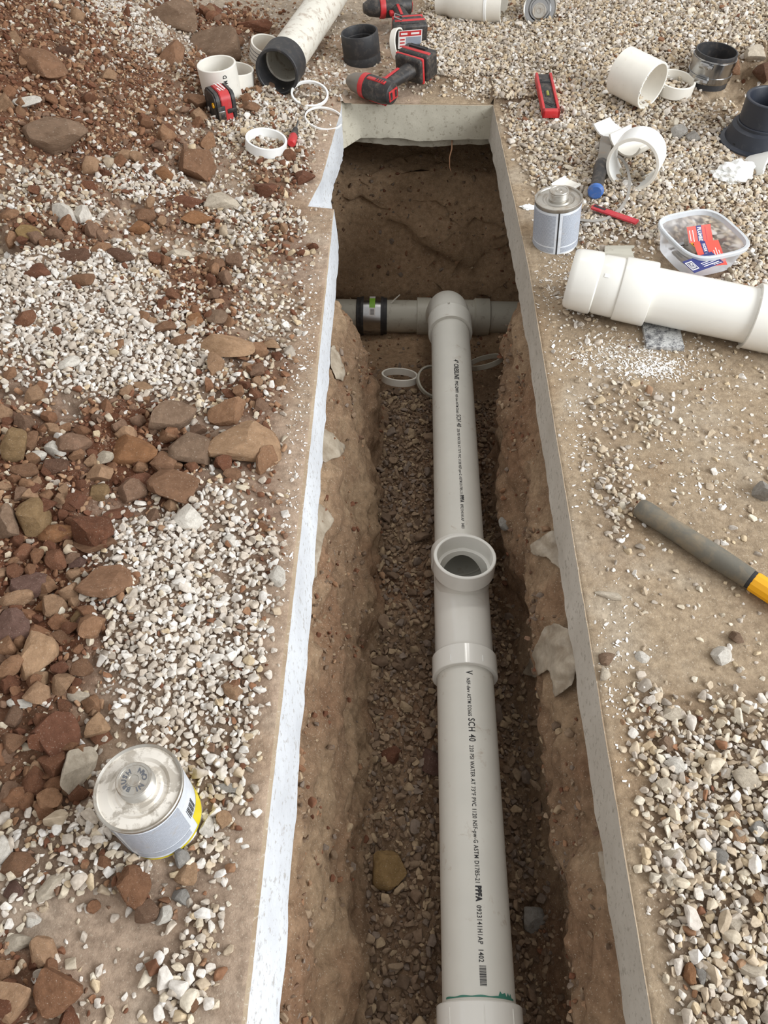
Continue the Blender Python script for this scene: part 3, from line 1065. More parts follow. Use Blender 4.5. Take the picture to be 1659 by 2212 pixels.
# cut the mouth of the branch out of the run, and the run's bore out of the branch
def cutter(r, x0, x1, Mx):
    bm = bmesh.new()
    lathe(bm, [(x0, 0.0), (x0, r), (x1, r), (x1, 0.0)], 64, M=Mx)
    bmesh.ops.remove_doubles(bm, verts=bm.verts[:], dist=1e-5)
    bmesh.ops.recalc_face_normals(bm, faces=bm.faces[:])
    me = bpy.data.meshes.new('cutter'); bm.to_mesh(me); bm.free()
    c = bpy.data.objects.new('cutter', me); COL.objects.link(c)
    c.parent = o
    return c
def boolean(ob, c):
    md = ob.modifiers.new('cut', 'BOOLEAN'); md.operation = 'DIFFERENCE'; md.object = c; md.solver = 'EXACT'
    bpy.context.view_layer.update()
    dg = bpy.context.evaluated_depsgraph_get()
    me = bpy.data.meshes.new_from_object(ob.evaluated_get(dg))
    ob.modifiers.clear(); old = ob.data; ob.data = me
    smooth_by_angle(me, 35)
    bpy.data.objects.remove(c)
boolean(tee_run, cutter(R4I, 0.0, 0.12, BR))
boolean(branch, cutter(R4I + 0.003, -0.02, Lt + 0.02, Matrix.Identity(4)))
for x_, a_ in ((0.004, -28), (0.004, 30)):
    bm = bmesh.new()
    box(bm, (Lt - 0.022, -0.0006, RH - 0.001), (Lt - 0.008, 0.0006, RH + 0.0007), M=Matrix.Rotation(math.radians(a_), 4, 'X'))
    obj('alignment_mark', bm, M['pvc_bright'], o)

# -- cross pipe below, its wye and the elbow up to the main run
XY, XZ = pz(900, 684, -0.655).y, -0.655
def cross_x(px): return pz(px, 684, XZ).x
o = thing('sewer_pipe', 'grey-white cross pipe passing under the left slab', 'pipe', (cross_x(806), XY, XZ))
pipe_obj('pipe_wall', 0.75, M['pvc_grey'], o, x0=-0.75)
o = thing('sewer_pipe', 'short grey-white pipe between the banded coupling and the wye', 'pipe', (cross_x(806), XY, XZ))
pipe_obj('pipe_wall', cross_x(903) - cross_x(806) + 0.03, M['pvc_grey'], o, x0=0.001)
o = thing('sewer_pipe', 'dirt-stained cross pipe passing under the right slab', 'pipe', (cross_x(1055), XY, XZ))
pipe_obj('pipe_wall', 0.75, M['pvc_grey'], o, x0=-0.03)
o = thing('wye_fitting', 'grey wye fitting joining the cross pipe and the elbow', 'fitting', (cross_x(900), XY, XZ))
Lw = cross_x(1055) - cross_x(900)
bm = bmesh.new()
lathe(bm, [(0, R4), (0, RH - .001), (.001, RH), (.05, RH), (.056, R4 + .004), (Lw - .056, R4 + .004), (Lw - .05, RH), (Lw - .001, RH), (Lw, RH - .001), (Lw, R4)], 64)
obj('run_body', bm, M['pvc_grey'], o)
# elbow from the main run down to the wye
e0 = main_axis(yA + 0.005)
e_end = Vector((PX, XY, XZ))
d0 = -AX
L1 = 0.05
pts = [e0 + d0 * t for t in (0.0, 0.03, 0.06)]
P1 = e0 + d0 * 0.06
Pm = P1 + d0 * 0.10
for k in range(1, 13):
    t = k / 12
    pts.append(P1 * (1 - t) ** 2 + Pm * 2 * t * (1 - t) + (e_end - (e_end - Pm).normalized() * 0.03) * t * t)
bm = bmesh.new()
tube(bm, [p - e_end for p in pts], R4 + .0045, 48)
eo = thing('elbow_fitting', 'white elbow fitting capping the far end of the main pipe', 'elbow', e_end)
obj('bend', bm, M['pvc'], eo, deg=60)
bm = bmesh.new()
Me = Matrix.Translation(e0 - e_end) @ frame(d0).to_4x4()
lathe(bm, [(-.006, R4), (-.006, RH - .001), (-.004, RH), (.052, RH), (.056, RH + .0015), (.060, RH), (.062, RH - .004), (.062, R4)], 64, M=Me)
obj('socket_collar', bm, M['pvc'], eo)
bm = bmesh.new()
bmesh.ops.create_uvsphere(bm, u_segments=10, v_segments=6, radius=0.0035, matrix=Matrix.Translation(e0 - e_end + d0 * 0.058 + Vector((-0.008, 0, RH + 0.002))))
obj('moulding_nub', bm, M['pvc'], eo)

# -- banded rubber coupling on the cross pipe
cx0, cx1 = cross_x(771), cross_x(836)
o = thing('banded_coupling', 'black rubber pipe coupling with steel bands on the cross pipe', 'coupling', (cx0, XY, XZ))
Lc = cx1 - cx0
bm = bmesh.new()
lathe(bm, [(0, R4), (0, .063), (.002, .0645), (.012, .0645), (.014, .0655), (Lc - .014, .0655), (Lc - .012, .0645), (Lc - .002, .0645), (Lc, .063), (Lc, R4)], 64)
obj('rubber_sleeve', bm, M['rubber'], o)
bm = bmesh.new()
lathe(bm, [(.022, .0655), (.022, .0668), (Lc - .022, .0668), (Lc - .022, .0655)], 64)
obj('steel_shield', bm, M['steel'], o)
for xx in (.016, .034, Lc - .040, Lc - .022):
    bm = bmesh.new()
    lathe(bm, [(xx, .0662), (xx, .0682), (xx + .009, .0682), (xx + .009, .0662)], 64)
    obj('clamp_band', bm, M['steel'] if 0.02 < xx < Lc - .03 else M['rubber'], o)
M['green'] = simple_mat('green_label', (140, 196, 60), 0.5, var=0.05)
for (a0, a1, mt, nm) in ((62, 80, 'white_print', 'label_top'), (80, 118, 'green', 'label'), (118, 142, 'white_print', 'label_foot')):
    bm = bmesh.new()
    lathe(bm, [(.046, .0686), (.066, .0686)], 12, a0=math.radians(a0), a1=math.radians(a1))
    lo = obj(nm, bm, M[mt], o)
for k in range(9):
    bm = bmesh.new()
    lathe(bm, [(.050, .0689), (.063, .0689)], 2, a0=math.radians(122 + k * 1.9), a1=math.radians(122.9 + k * 1.9))
    obj('barcode_bar', bm, M['ink'], o)
# a thin twig over the cross pipe
bm = bmesh.new()
tube(bm, [(0, 0, 0), (.012, .005, .012), (.03, .008, .03)], [.003, .0025, .002], 6)
tag(obj('root_twig', bm, M['pvc_cream']), 'thin pale twig behind the banded coupling', 'twig').location = pz(845, 655, XZ + .058)
# root hanging from the far lip
bm = bmesh.new()
q = pz(976, 322, zb - .03)
tube(bm, [q + Vector(v) for v in ((0, .03, .02), (0, 0.0, 0), (-.006, -.012, -.02), (-.004, -.018, -.05), (.001, -.02, -.062))], [.0022, .0022, .002, .0018, .0012], 6)
M['root'] = simple_mat('pale_root', (176, 134, 104), .7)
tag(obj('hanging_root', bm, M['root']), 'thin pale root hanging below the far slab lip', 'root')


# -- offcut rings in the trench
def ring_thing(name, label, loc, axis, ro=R4, ri=R4I, w=0.02, mat='pvc_cream', cat='pipe ring', a0=0.0, a1=2 * PI, wob=None, group=None):
    o = thing(name, label, cat, loc, frame(axis, (0, 1, 0.3) if abs(Vector(axis).normalized().z) > .9 else (0, 0, 1)), group)
    bm = bmesh.new()
    lathe(bm, ring_prof(-w / 2, w / 2, ro, ri, 0.0008), 56, closed=True, a0=a0, a1=a1, wob=wob)
    obj('ring_wall', bm, M[mat], o)
    return o


def zt(px, py, up=0.0):
    """floor of the trench at a pixel"""
    z = -.5
    for _ in range(8):
        p = pz(px, py, z)
        z = trench_floor_z(p.x, p.y) + up
    return pz(px, py, z)


ring_thing('pipe_ring', 'pale narrow pipe ring lying flat on the trench floor below the banded coupling', zt(863, 815, .024), (0.06, 0.40, 1), ro=.0572, w=.022)
ring_thing('pipe_ring', 'pipe ring half hidden behind the main pipe on the trench floor', zt(938, 825, .035), (0.30, -0.25, .9), w=.014, mat='pvc_grey')
ring_thing('pipe_ring', 'pipe ring tilted against the right trench wall by the elbow', zt(1048, 782, .05), (-.30, .45, .9), w=.016, mat='pvc_grey')

# ------------------------------------------------------------------ things lying about
UP = (0, 0, 1)


def rough_end(k):
    """wobble for a saw-cut rim"""
    return lambda x, a: 1 + 0.004 * math.sin(a * 9 + k) + 0.003 * math.sin(a * 23 + x * 300)


def tube_thing(name, label, cat, loc, axis, L, ro, ri, mat, x0=None, part='pipe_wall', roll=(0, 0, 1)):
    o = thing(name, label, cat, loc, frame(axis, roll))
    bm = bmesh.new()
    x0 = -L / 2 if x0 is None else x0
    lathe(bm, ring_prof(x0, x0 + L, ro, ri), 64, closed=True)
    w = obj(part, bm, M[mat], o)
    return o


def arc_thing(name, label, cat, loc, axis, L, ro, ri, a0, a1, mat, roll=(0, 0, 1)):
    o = thing(name, label, cat, loc, frame(axis, roll))
    bm = bmesh.new()
    r = random.Random(int(loc[0] * 1e4))
    lathe(bm, ring_prof(-L / 2, L / 2, ro, ri, .0006), 30, closed=True, a0=math.radians(a0), a1=math.radians(a1))
    for v in bm.verts: v.co.x += 0.006 * math.sin(math.atan2(v.co.z, v.co.y) * 3 + r.random()) * (1 if v.co.x > 0 else .3)
    obj('shard_wall', bm, M[mat], o)
    return o


# ---- long muddy pipe with a rubber coupling, far left
pa, pb = pz(607, 143, .075), pz(715, -12, .075)
ax = (pb - pa).normalized()
o = thing('waste_pipe', 'long muddy white pipe lying beyond the trench, black sleeve on its end', 'pipe', pa, frame(ax))
pipe_obj('pipe_wall', (pb - pa).length, M['pvc_dirty'], o, x0=.03)
pipe_text(o, [('ASTM D2665 SCH 40 PVC DWV 3034 SDR 35', .012, .0002)], .12, .42, PI * 0.28, R4, M['ink_grey'])
bm = bmesh.new()
lathe(bm, ring_prof(-.045, .045, .0665, .0575, .002), 64, closed=True)
obj('rubber_sleeve', bm, M['rubber'], o)

# ---- upright pipe stub and its neighbour rings
def stub(px, py, h, R, label, mat, text=None, tilt=(0, 0)):
    b = hit(px, py)
    d = Vector((tilt[0], tilt[1], 1)).normalized()
    o = tube_thing('pipe_offcut', label, 'pipe offcut', b, d, h, R, R - .0062, mat, x0=-.01, roll=(0, 1, 0))
    if text:
        pipe_text(o, text[0], text[1], text[2], text[3], R, M['ink'])
    return o


stub(481, 204, .098, R4, 'upright white pipe stub with black print behind the tape measure', 'pvc_cream', ([('T ASTM D', .016, .0005)], .012, .07, -0.95), (-.05, -.02))
ring_thing('pipe_ring', 'cream pipe ring leaning behind the upright pipe stub', hit(508, 164, .03), (.10, .06, 1), w=.042)
o = ring_thing('pipe_ring', 'cream pipe offcut with dark lines behind the muddy pipe', hit(578, 112, .03), (.28, -.12, 1), w=.05)
for k in (-.012, 0.0, .012):
    bm = bmesh.new()
    lathe(bm, [(k - .001, R4 + .0004), (k + .001, R4 + .0004)], 40, a0=PI * .6, a1=PI * 1.9)
    obj('pen_line', bm, M['ink_grey'], o)
ring_thing('pipe_ring', 'thin white pipe ring propped on gravel near the muddy pipe sleeve', hit(669, 203, .012), (.10, -.24, 1), w=.0085, mat='pvc_bright')
ring_thing('pipe_ring', 'broken curl of white pipe shaving at the left trench corner', hit(700, 256, .008), (.15, -.10, 1), w=.006, ri=R4 - .004, mat='pvc_bright', a0=.5, a1=5.9)
ring_thing('pipe_ring', 'wide white pipe ring on the gravel below the tape measure', hit(575, 309, .016), (.16, -.03, 1), w=.026, mat='pvc_bright')
o = ring_thing('pipe_ring', 'cream pipe ring squeezed behind the two cordless tools', hit(862, 98, .03), (.9, -.35, .3), w=.02, ro=.05, ri=.045)

# ---- small screwdriver
p0, p1, p2 = hit(643, 250, .02), hit(639, 278, .02), hit(629, 311, .016)
o = thing('screwdriver', 'stubby red screwdriver beside the wide white pipe ring', 'screwdriver', p2, frame(p1 - p2))
L = (p1 - p2).length
bm = bmesh.new()
lathe(bm, [(0, 0), (0, .008), (.006, .0125), (L * .45, .0125), (L * .5, .010), (L * .55, .009)], 10)
obj('handle', bm, M['red'], o)
bm = bmesh.new()
lathe(bm, [(L * .54, .0085), (L * .62, .0105), (L * .9, .0085), (L, .006), (L + .001, 0)], 12)
obj('grip_collar', bm, M['black'], o)
bm = bmesh.new()
lathe(bm, [(L - .01, .0032), (L + .045, .0032), (L + .05, .002), (L + .05, 0)], 10)
obj('shaft', bm, M['steel'], o)

# ---- black rubber sleeve standing
b = hit(783, 130)
o = thing('rubber_coupling', 'black rubber pipe coupling standing beside the cordless tools', 'coupling', b, frame((-.10, .0, 1), (0, 1, 0)))
bm = bmesh.new()
lathe(bm, [(-.01, .0605), (.02, .0605), (.022, .0595), (.026, .0595), (.028, .0605), (.082, .0600), (.086, .0585), (.086, .0545), (.082, .053), (.06, .053), (.058, .0505), (.03, .0505), (-.01, .053)], 64, closed=True)
obj('sleeve', bm, M['rubber'], o)

# ---- tape measure
b = hit(487, 252)
fd = Vector((.52, -.85, 0))
o = thing('tape_measure', 'red and black tape measure on the gravel in front of the pipe stub', 'tape measure', b + Vector((-.012, .02, -.004)), frame(fd))
prof = [(-.045, .012), (-.045, .050), (-.036, .068), (-.018, .077), (.030, .077), (.042, .068), (.046, .056), (.046, .004), (.040, 0), (-.034, 0)]
def extrude(prof, y0, y1, bev=.004):
    bm = bmesh.new()
    A = [bm.verts.new((x, y0, z)) for x, z in prof]
    B = [bm.verts.new((x, y1, z)) for x, z in prof]
    bm.faces.new(A); bm.faces.new(B[::-1])
    for k in range(len(prof)):
        bm.faces.new((A[k], A[k - 1], B[k - 1], B[k]))
    bmesh.ops.recalc_face_normals(bm, faces=bm.faces[:])
    if bev:
        bmesh.ops.bevel(bm, geom=[e for e in bm.edges if abs(e.verts[0].co.y - e.verts[1].co.y) < 1e-6], offset=bev, segments=2, affect='EDGES')
    return bm
obj('case_side', extrude(prof, -.031, -.013), M['black'], o)
obj('case_side', extrude(prof, .016, .031), M['black'], o)
obj('case_body', extrude([(x * 1.02, z * 1.015) for x, z in prof], -.014, .017, .002), M['red'], o)
bm = bmesh.new(); box(bm, (.0466, -.029, .006), (.052, -.006, .046), .002)
obj('blade_mouth', bm, M['black'], o)
bm = bmesh.new()
box(bm, (.0515, -.028, .008), (.0535, -.007, .034), .0015)
hook = obj('blade_hook', bm, M['steel'], o)
bm = bmesh.new(); box(bm, (.0534, -.022, .014), (.0545, -.012, .028), .0005)
obj('hook_slot', bm, M['black'], hook)
bm = bmesh.new(); box(bm, (.0460, .001, .022), (.0490, .029, .034), .002)
obj('lock_button', bm, M['black'], o)
bm = bmesh.new(); lathe(bm, [(0, .007), (.003, .007), (.003, 0)], 16, M=Matrix.Translation((.030, -.032, .045)) @ Matrix.Rotation(-PI / 2, 4, 'Z'))
obj('yellow_badge', bm, M['yellow'], o)
V = [(-.030, -.004, .0785), (.028, .002, .0785), (.030, .0055, .0785), (-.018, .001, .0785), (-.028, .006, .0785), (.026, .0095, .0785), (.018, .0135, .0785), (-.022, .011, .0785), (.006, -.008, .0785), (.027, -.006, .0785), (.025, -.002, .0785), (.008, -.004, .0785)]
arr_mesh('logo_print', V, [(0, 1, 2, 3), (4, 5, 6, 7), (8, 9, 10, 11)], M['white_print'], o, flat=True)


# ---- cordless tools
def battery_pack(o, Mx, label_print):
    bm = bmesh.new()
    box(bm, (-.060, -.038, -.062), (.052, .038, -.006), .009, 3, M=Mx)
    bt = obj('battery', bm, M['black'], o)
    bm = bmesh.new()
    box(bm, (-.056, -.0395, -.034), (.046, .0395, -.020), .003, 2, M=Mx)
    obj('red_stripe', bm, M['red'], bt)
    for s in (-1, 1):
        bm = bmesh.new()
        box(bm, (-.030, s * .037, -.050), (.030, s * .041, -.038), .0015, 1, M=Mx)
        obj('grip_rib', bm, M['rubber'], bt)
    if label_print:
        for nm, lo, hi, mt in (('rating_plate', (-.040, -.032, -.0630), (.040, .024, -.0622), 'white_print'), ('red_band', (-.037, .006, -.0636), (.037, .022, -.0628), 'red'),
                               ('grey_field', (-.037, -.029, -.0636), (.014, .003, -.0628), 'steel_blue')):
            bm = bmesh.new(); box(bm, lo, hi, M=Mx); obj(nm, bm, M[mt], bt)
        for k in range(3):
            bm = bmesh.new(); box(bm, (.018, -.026 + k * .010, -.0636), (.034, -.022 + k * .010, -.0628), M=Mx); obj('print_line', bm, M['red'], bt)
        for y0, y1 in ((-.030, -.002), (.010, .032)):
            bm = bmesh.new(); box(bm, (y0, .011, -.0640), (y1, .017, -.0632), M=Mx); obj('logo_print', bm, M['white_print'], bt)
    return bt


M['steel_blue'] = simple_mat('grey_print_field', (148, 156, 168), .5)
M['grey_nose'] = simple_mat('dusty_grey_alloy', (132, 126, 118), .5, metal=.4, dirt=.5)


def cordless(loc, R, label, label_print, nose='grey_nose', nl=.055):
    """local X: nose, local Z: from battery up to head; origin in the head"""
    o = thing('cordless_driver', label, 'power tool', loc, R)
    I = Matrix.Identity(4)
    bm = bmesh.new()
    lathe(bm, [(-.066, 0), (-.066, .022), (-.062, .029), (-.03, .034), (.030, .034), (.040, .031)], 40)
    head = obj('motor_housing', bm, M['black'], o)
    bm = bmesh.new()
    lathe(bm, [(.028, .0345), (.034, .0352), (.046, .0345), (.048, .03)], 40)
    obj('red_collar', bm, M['red'], head)
    bm = bmesh.new()
    lathe(bm, [(.044, .031), (.052, .030), (.052 + nl * .6, .026), (.052 + nl * .9, .017), (.052 + nl, .014), (.052 + nl, 0)], 36)
    obj('nose_cone', bm, M[nose], o)
    for s in (-1, 1):
        bm = bmesh.new()
        box(bm, (-.045, s * .031 - .004, .000), (.022, s * .031 + .004, .014), .003, 2)
        pn = obj('side_panel', bm, M['red'], o)
        for k in range(4):
            bm = bmesh.new(); box(bm, (-.042 + k * .009, s * .035 - .0008, .002), (-.038 + k * .009, s * .035 + .0008, .012))
            obj('vent_slot', bm, M['black'], pn)
    bm = bmesh.new()
    box(bm, (-.0675, -.015, -.020), (-.0655, .015, .020), .002)
    rp = obj('rear_panel', bm, M['red'], o)
    for k in (-1, 1):
        bm = bmesh.new(); box(bm, (-.0690, -.010, k * .011 - .004), (-.0672, .010, k * .011 + .004)); obj('vent_slot', bm, M['black'], rp)
    # handle: oval section, slightly raked
    bm = bmesh.new()
    rings = []
    for k in range(9):
        t = k / 8
        z = -.022 - .118 * t
        x = -.012 - .014 * t
        a, b2 = .0235 - .002 * math.sin(PI * t) + .004 * t, .0185 - .002 * math.sin(PI * t) + .004 * t
        rings.append([bm.verts.new((x + a * math.cos(2 * PI * j / 24), b2 * math.sin(2 * PI * j / 24), z)) for j in range(24)])
    for A, B in zip(rings, rings[1:]):
        for j in range(24): bm.faces.new((A[j], A[(j + 1) % 24], B[(j + 1) % 24], B[j]))
    bm.faces.new(rings[0]); bm.faces.new(rings[-1][::-1])
    hd = obj('handle', bm, M['black'], o)
    for s in (-1, 1):
        bm = bmesh.new(); box(bm, (-.016, s * .019 - .002, -.10), (-.006, s * .019 + .002, -.03), .002); obj('grip_stripe', bm, M['red'], hd)
    bm = bmesh.new(); box(bm, (.004, -.007, -.060), (.020, .007, -.036), .004); obj('trigger', bm, M['red'], o)
    Mf = Matrix.Translation((-.018, 0, -.150))
    bm = bmesh.new(); box(bm, (-.050, -.036, -.010), (.050, .036, .016), .009, 3, M=Mf)
    ft = obj('foot', bm, M['black'], o)
    bm = bmesh.new(); box(bm, (-.052, -.0375, -.004), (.052, .0375, .006), .004, 2, M=Mf); obj('red_trim', bm, M['red'], ft)
    bm = bmesh.new(); tube(bm, [Mf @ Vector(v) for v in ((.02, .038, -.004), (.045, .050, -.008), (.052, .050, -.03), (.03, .046, -.045))], .0025, 8)
    obj('belt_clip', bm, M['steel'], ft)
    battery_pack(o, Mf @ Matrix.Translation((.004, 0, -.004)), label_print)
    return o


Hc, Nn, Bt = pz(812, 192, .042), pz(779, 173, .042), pz(884, 138, .060)
zd = (Hc - Bt).normalized()
xd = (Nn - Hc); xd = (xd - zd * xd.dot(zd)).normalized()
yd = zd.cross(xd)
cordless(Hc, Matrix((xd, yd, zd)).transposed(), 'red and black cordless driver lying at the trench end, nose to the left', False)
Bf = pz(880, 68, .046)
zd = Vector((-.22, .95, .10)).normalized()     # battery towards the camera, head beyond
xd = Vector((-1, -.28, 0)); xd = (xd - zd * xd.dot(zd)).normalized()
yd = zd.cross(xd)
cordless(Bf + zd * .175 + xd * .014, Matrix((xd, yd, zd)).transposed(), 'red and black cordless driver with its battery label facing the trench', True, 'black', .05)


# ---- torpedo level
a, b = hit(1191, 248, .022), hit(1173, 164, .024)
o = thing('torpedo_level', 'short red spirit level lying on the gravel right of the trench end', 'spirit level', (a + b) / 2, frame(a - b))
hl = (a - b).length / 2
bm = bmesh.new()
for y0, y1 in ((-.025, -.017), (.017, .025)): box(bm, (-hl, y0, -.011), (hl, y1, .011), .002)
box(bm, (hl - .016, -.025, -.011), (hl, .025, .011), .002)
obj('frame', bm, M['red'], o)
bm = bmesh.new(); box(bm, (-hl, -.0175, -.009), (hl - .012, .0175, .006), .001)
obj('web', bm, M['black'], o)
M['vial'] = simple_mat('vial_green', (150, 150, 60), .2)
for xx, r in ((hl * .05, 0), (-hl * .62, PI / 2), (hl * .55, PI / 4)):
    Mx = Matrix.Translation((xx, 0, .006)) @ Matrix.Rotation(r, 4, 'Z')
    bm = bmesh.new(); box(bm, (-.016, -.0085, -.001), (.016, .0085, .0016), .0008, 1, M=Mx); w_ = obj('vial_window', bm, M['ink'], o)
    bm = bmesh.new(); lathe(bm, [(-.011, 0), (-.011, .0045), (.011, .0045), (.011, 0)], 12, M=Mx); obj('vial', bm, M['vial'] if r == 0 else M['black'], w_)

# ---- fitting cut by the top of the frame
c = pz(1062, 4, .075)
ax = Vector((.93, -.30, .05)).normalized()
o = thing('pipe_fitting', 'cream pipe fitting at the top edge, open end facing right', 'fitting', c, frame(ax))
bm = bmesh.new()
lathe(bm, [(-.19, .050), (-.15, .052), (-.135, .060), (-.02, .0665), (-.010, .0665), (-.010, .0645), (.0, .0645), (.045, .0645), (.045, .0575), (-.03, .0575), (-.14, .05), (-.19, .045)], 64, closed=True)
obj('fitting_wall', bm, M['pvc_cream'], o)
bm = bmesh.new()
lathe(bm, ring_prof(-.014, -.004, .0685, .0660, .001), 64, closed=True)
obj('rim_bead', bm, M['pvc_bright'], o)


# ---- tins of cement and primer
def label_mat(name, ink, paper, dens):
    m, nt, b = mat_new(name, 0.4)
    tc = nt.nodes.new('ShaderNodeTexCoord')
    mp = nt.nodes.new('ShaderNodeMapping')
    mp.inputs['Scale'].default_value = (900, 160, 160)
    nt.links.new(tc.outputs['Object'], mp.inputs['Vector'])
    n = nt.nodes.new('ShaderNodeTexNoise'); n.inputs['Scale'].default_value = 1.6; n.inputs['Detail'].default_value = 2
    nt.links.new(mp.outputs['Vector'], n.inputs['Vector'])
    w = nt.nodes.new('ShaderNodeTexWave'); w.bands_direction = 'X'; w.inputs['Scale'].default_value = 170; w.inputs['Distortion'].default_value = 0
    nt.links.new(tc.outputs['Object'], w.inputs['Vector'])
    mm = nt.nodes.new('ShaderNodeMath'); mm.operation = 'MULTIPLY'
    nt.links.new(n.outputs['Fac'], mm.inputs[0]); nt.links.new(w.outputs['Fac'], mm.inputs[1])
    col = ramp(nt, mm.outputs[0], [(dens, lin(paper)), (dens + .12, lin(ink))])
    d = ramp(nt, nz(nt, 60, 5, .7), [(.58, (0, 0, 0)), (.72, (.5, .5, .5))])
    col = mix(nt, d, col, lin(170, 160, 150))
    nt.links.new(col, b.inputs['Base Color'])
    return m


M['fine_print'] = label_mat('fine_print_label', (120, 128, 142), (214, 220, 230), .15)
M['paper'] = simple_mat('label_paper', (222, 228, 236), .4, dirt=.4, dscale=70, dirt_c=(180, 172, 164))
M['yellow_ink'] = simple_mat('yellow_label_band', (226, 206, 40), .4)
M['tin_splash'] = simple_mat('tin_lid_with_dried_cement', (186, 178, 166), .5, metal=.25, dirt=.95, dirt_c=(232, 226, 216), dscale=34, lo=.44, hi=.52, var=.2)


def tin_can(name, loc, axis, roll, label, RC=.054, HC=.121, arcs=(), seam=None, letters=False, lid='tin', band=False, capxy=(0, 0), labelled=True):
    """local X: up the can"""
    o = thing(name, label, 'can', loc, frame(axis, roll))
    bm = bmesh.new()
    lathe(bm, [(0, 0), (.002, RC - .004), (0, RC - .001), (.001, RC + .0012), (.004, RC + .0012), (.006, RC - .0006), (HC - .006, RC - .0006), (HC - .004, RC + .0012), (HC, RC + .0012), (HC + .001, RC), (HC - .001, RC - .003)], 72)
    body = obj('shell', bm, M['tin'], o)
    bm = bmesh.new()
    lathe(bm, [(HC - .001, RC - .0028), (HC - .0035, RC - .004), (HC - .0025, RC - .012), (HC - .002, RC - .016), (HC - .005, RC - .020), (HC - .005, .030), (HC - .002, .027), (HC - .002, .022), (HC + .002, .0215), (HC + .002, 0)], 64)
    obj('lid', bm, M[lid], o)
    bm = bmesh.new()
    T = Matrix.Translation((HC + .001, capxy[0], capxy[1]))
    pr = [(0, .0215)]
    for k in range(5): pr += [(.001 + k * .003, .0228), (.0025 + k * .003, .0212)]
    pr += [(.0172, .0222), (.0185, .0212), (.0180, .0185), (.0170, .0180), (.0170, .0085), (.0180, .0080), (.0180, .0065), (.0168, .006), (.0168, 0)]
    lathe(bm, pr, 48, M=T)
    cap = obj('screw_cap', bm, M['tin'], o)
    if letters:
        def put(ch, ang, rad, flip):
            tv, tf_ = text_geo(ch, .0082, .0003)
            w = max(v.x for v in tv) if tv else 0
            out = []
            for v in tv:
                lx, ly = v.x - w / 2, v.y - .003
                if flip: lx, ly = -lx, -ly
                # radial direction (cos, sin) in local (Y, Z); clockwise seen from above
                rr, tt = rad + ly, lx / rad
                aa = ang - tt
                out.append((HC + .001 + .0174, capxy[0] + rr * math.cos(aa), capxy[1] + rr * math.sin(aa)))
            lo = arr_mesh('cap_letter', out, tf_, M['ink_grey'], cap, flat=True)
        for k, ch in enumerate('BRUSH'): put(ch, math.radians(250 - k * 29), .0125, False)
        for k, ch in enumerate('IN CAN'):
            if ch != ' ': put(ch, math.radians(-62 + k * 25), .0125, True)
    if labelled:
        for (a0, a1, x0, x1, mt, nm) in arcs:
            bm = bmesh.new()
            lathe(bm, [(x0, RC + (.0004 if mt == 'paper' else .0007)), (x1, RC + (.0004 if mt == 'paper' else .0007))], max(4, int((a1 - a0) / 4)), a0=math.radians(a0), a1=math.radians(a1))
            obj(nm, bm, M[mt], o)
    return o


b = hit(348, 1765)
arcs = [(-150, 120, .006, .114, 'paper', 'label'), (-108, -22, .036, .110, 'fine_print', 'fine_print_panel'), (-104, -25, .018, .033, 'fine_print', 'small_print'), (-150, 120, .0075, .0125, 'yellow_ink', 'yellow_band'),
        (-12, 110, .010, .045, 'yellow_ink', 'yellow_panel')]
can = tin_can('glue_can', (b.x, b.y, b.z - .006), (-.02, .02, 1), (0, 1, 0), 'cement can with brush lettering on its screw cap, splashed lid, near left', arcs=arcs, letters=True, lid='tin_splash', capxy=(-.001, .002))
for k in range(9):
    bm = bmesh.new()
    lathe(bm, [(.050, .0550), (.078, .0550)], 2, a0=math.radians(-16 + k * 2.1), a1=math.radians(-16 + k * 2.1 + (1.3 if k % 3 else .7)))
    obj('barcode_bar', bm, M['ink'], can)
bm = bmesh.new(); lathe(bm, [(.006, .0551), (.114, .0551)], 2, a0=math.radians(-117), a1=math.radians(-115)); obj('label_seam', bm, M['ink_grey'], can)
b = hit(1199, 523)
arcs = [(-200, 100, .006, .112, 'paper', 'label'), (-190, -101, .026, .106, 'fine_print', 'fine_print_panel'), (-84, 60, .026, .106, 'fine_print', 'fine_print_panel'), (-190, -101, .010, .022, 'fine_print', 'small_print'), (-84, 60, .010, .022, 'fine_print', 'small_print')]
can = tin_can('glue_can', (b.x, b.y, b.z - .004), (-.10, .0, 1), (0, 1, 0), 'grey-lidded cement can standing by the right trench edge', arcs=arcs)
bm = bmesh.new(); lathe(bm, [(.006, .0548), (.113, .0548)], 2, a0=math.radians(-95.5), a1=math.radians(-92)); obj('label_seam', bm, M['ink'], can)
c = pz(1166, 18, .085)
axc = (Vector((0, 0, CAM_H)) - c).normalized() + Vector((-.05, 0, .10))
axc.normalize()
tin_can('glue_can', c - axc * .12, axc, (0, 0, 1), 'shiny tin can tipped on the gravel at the top of the frame', lid='steel', labelled=False, capxy=(-.0, -.008))

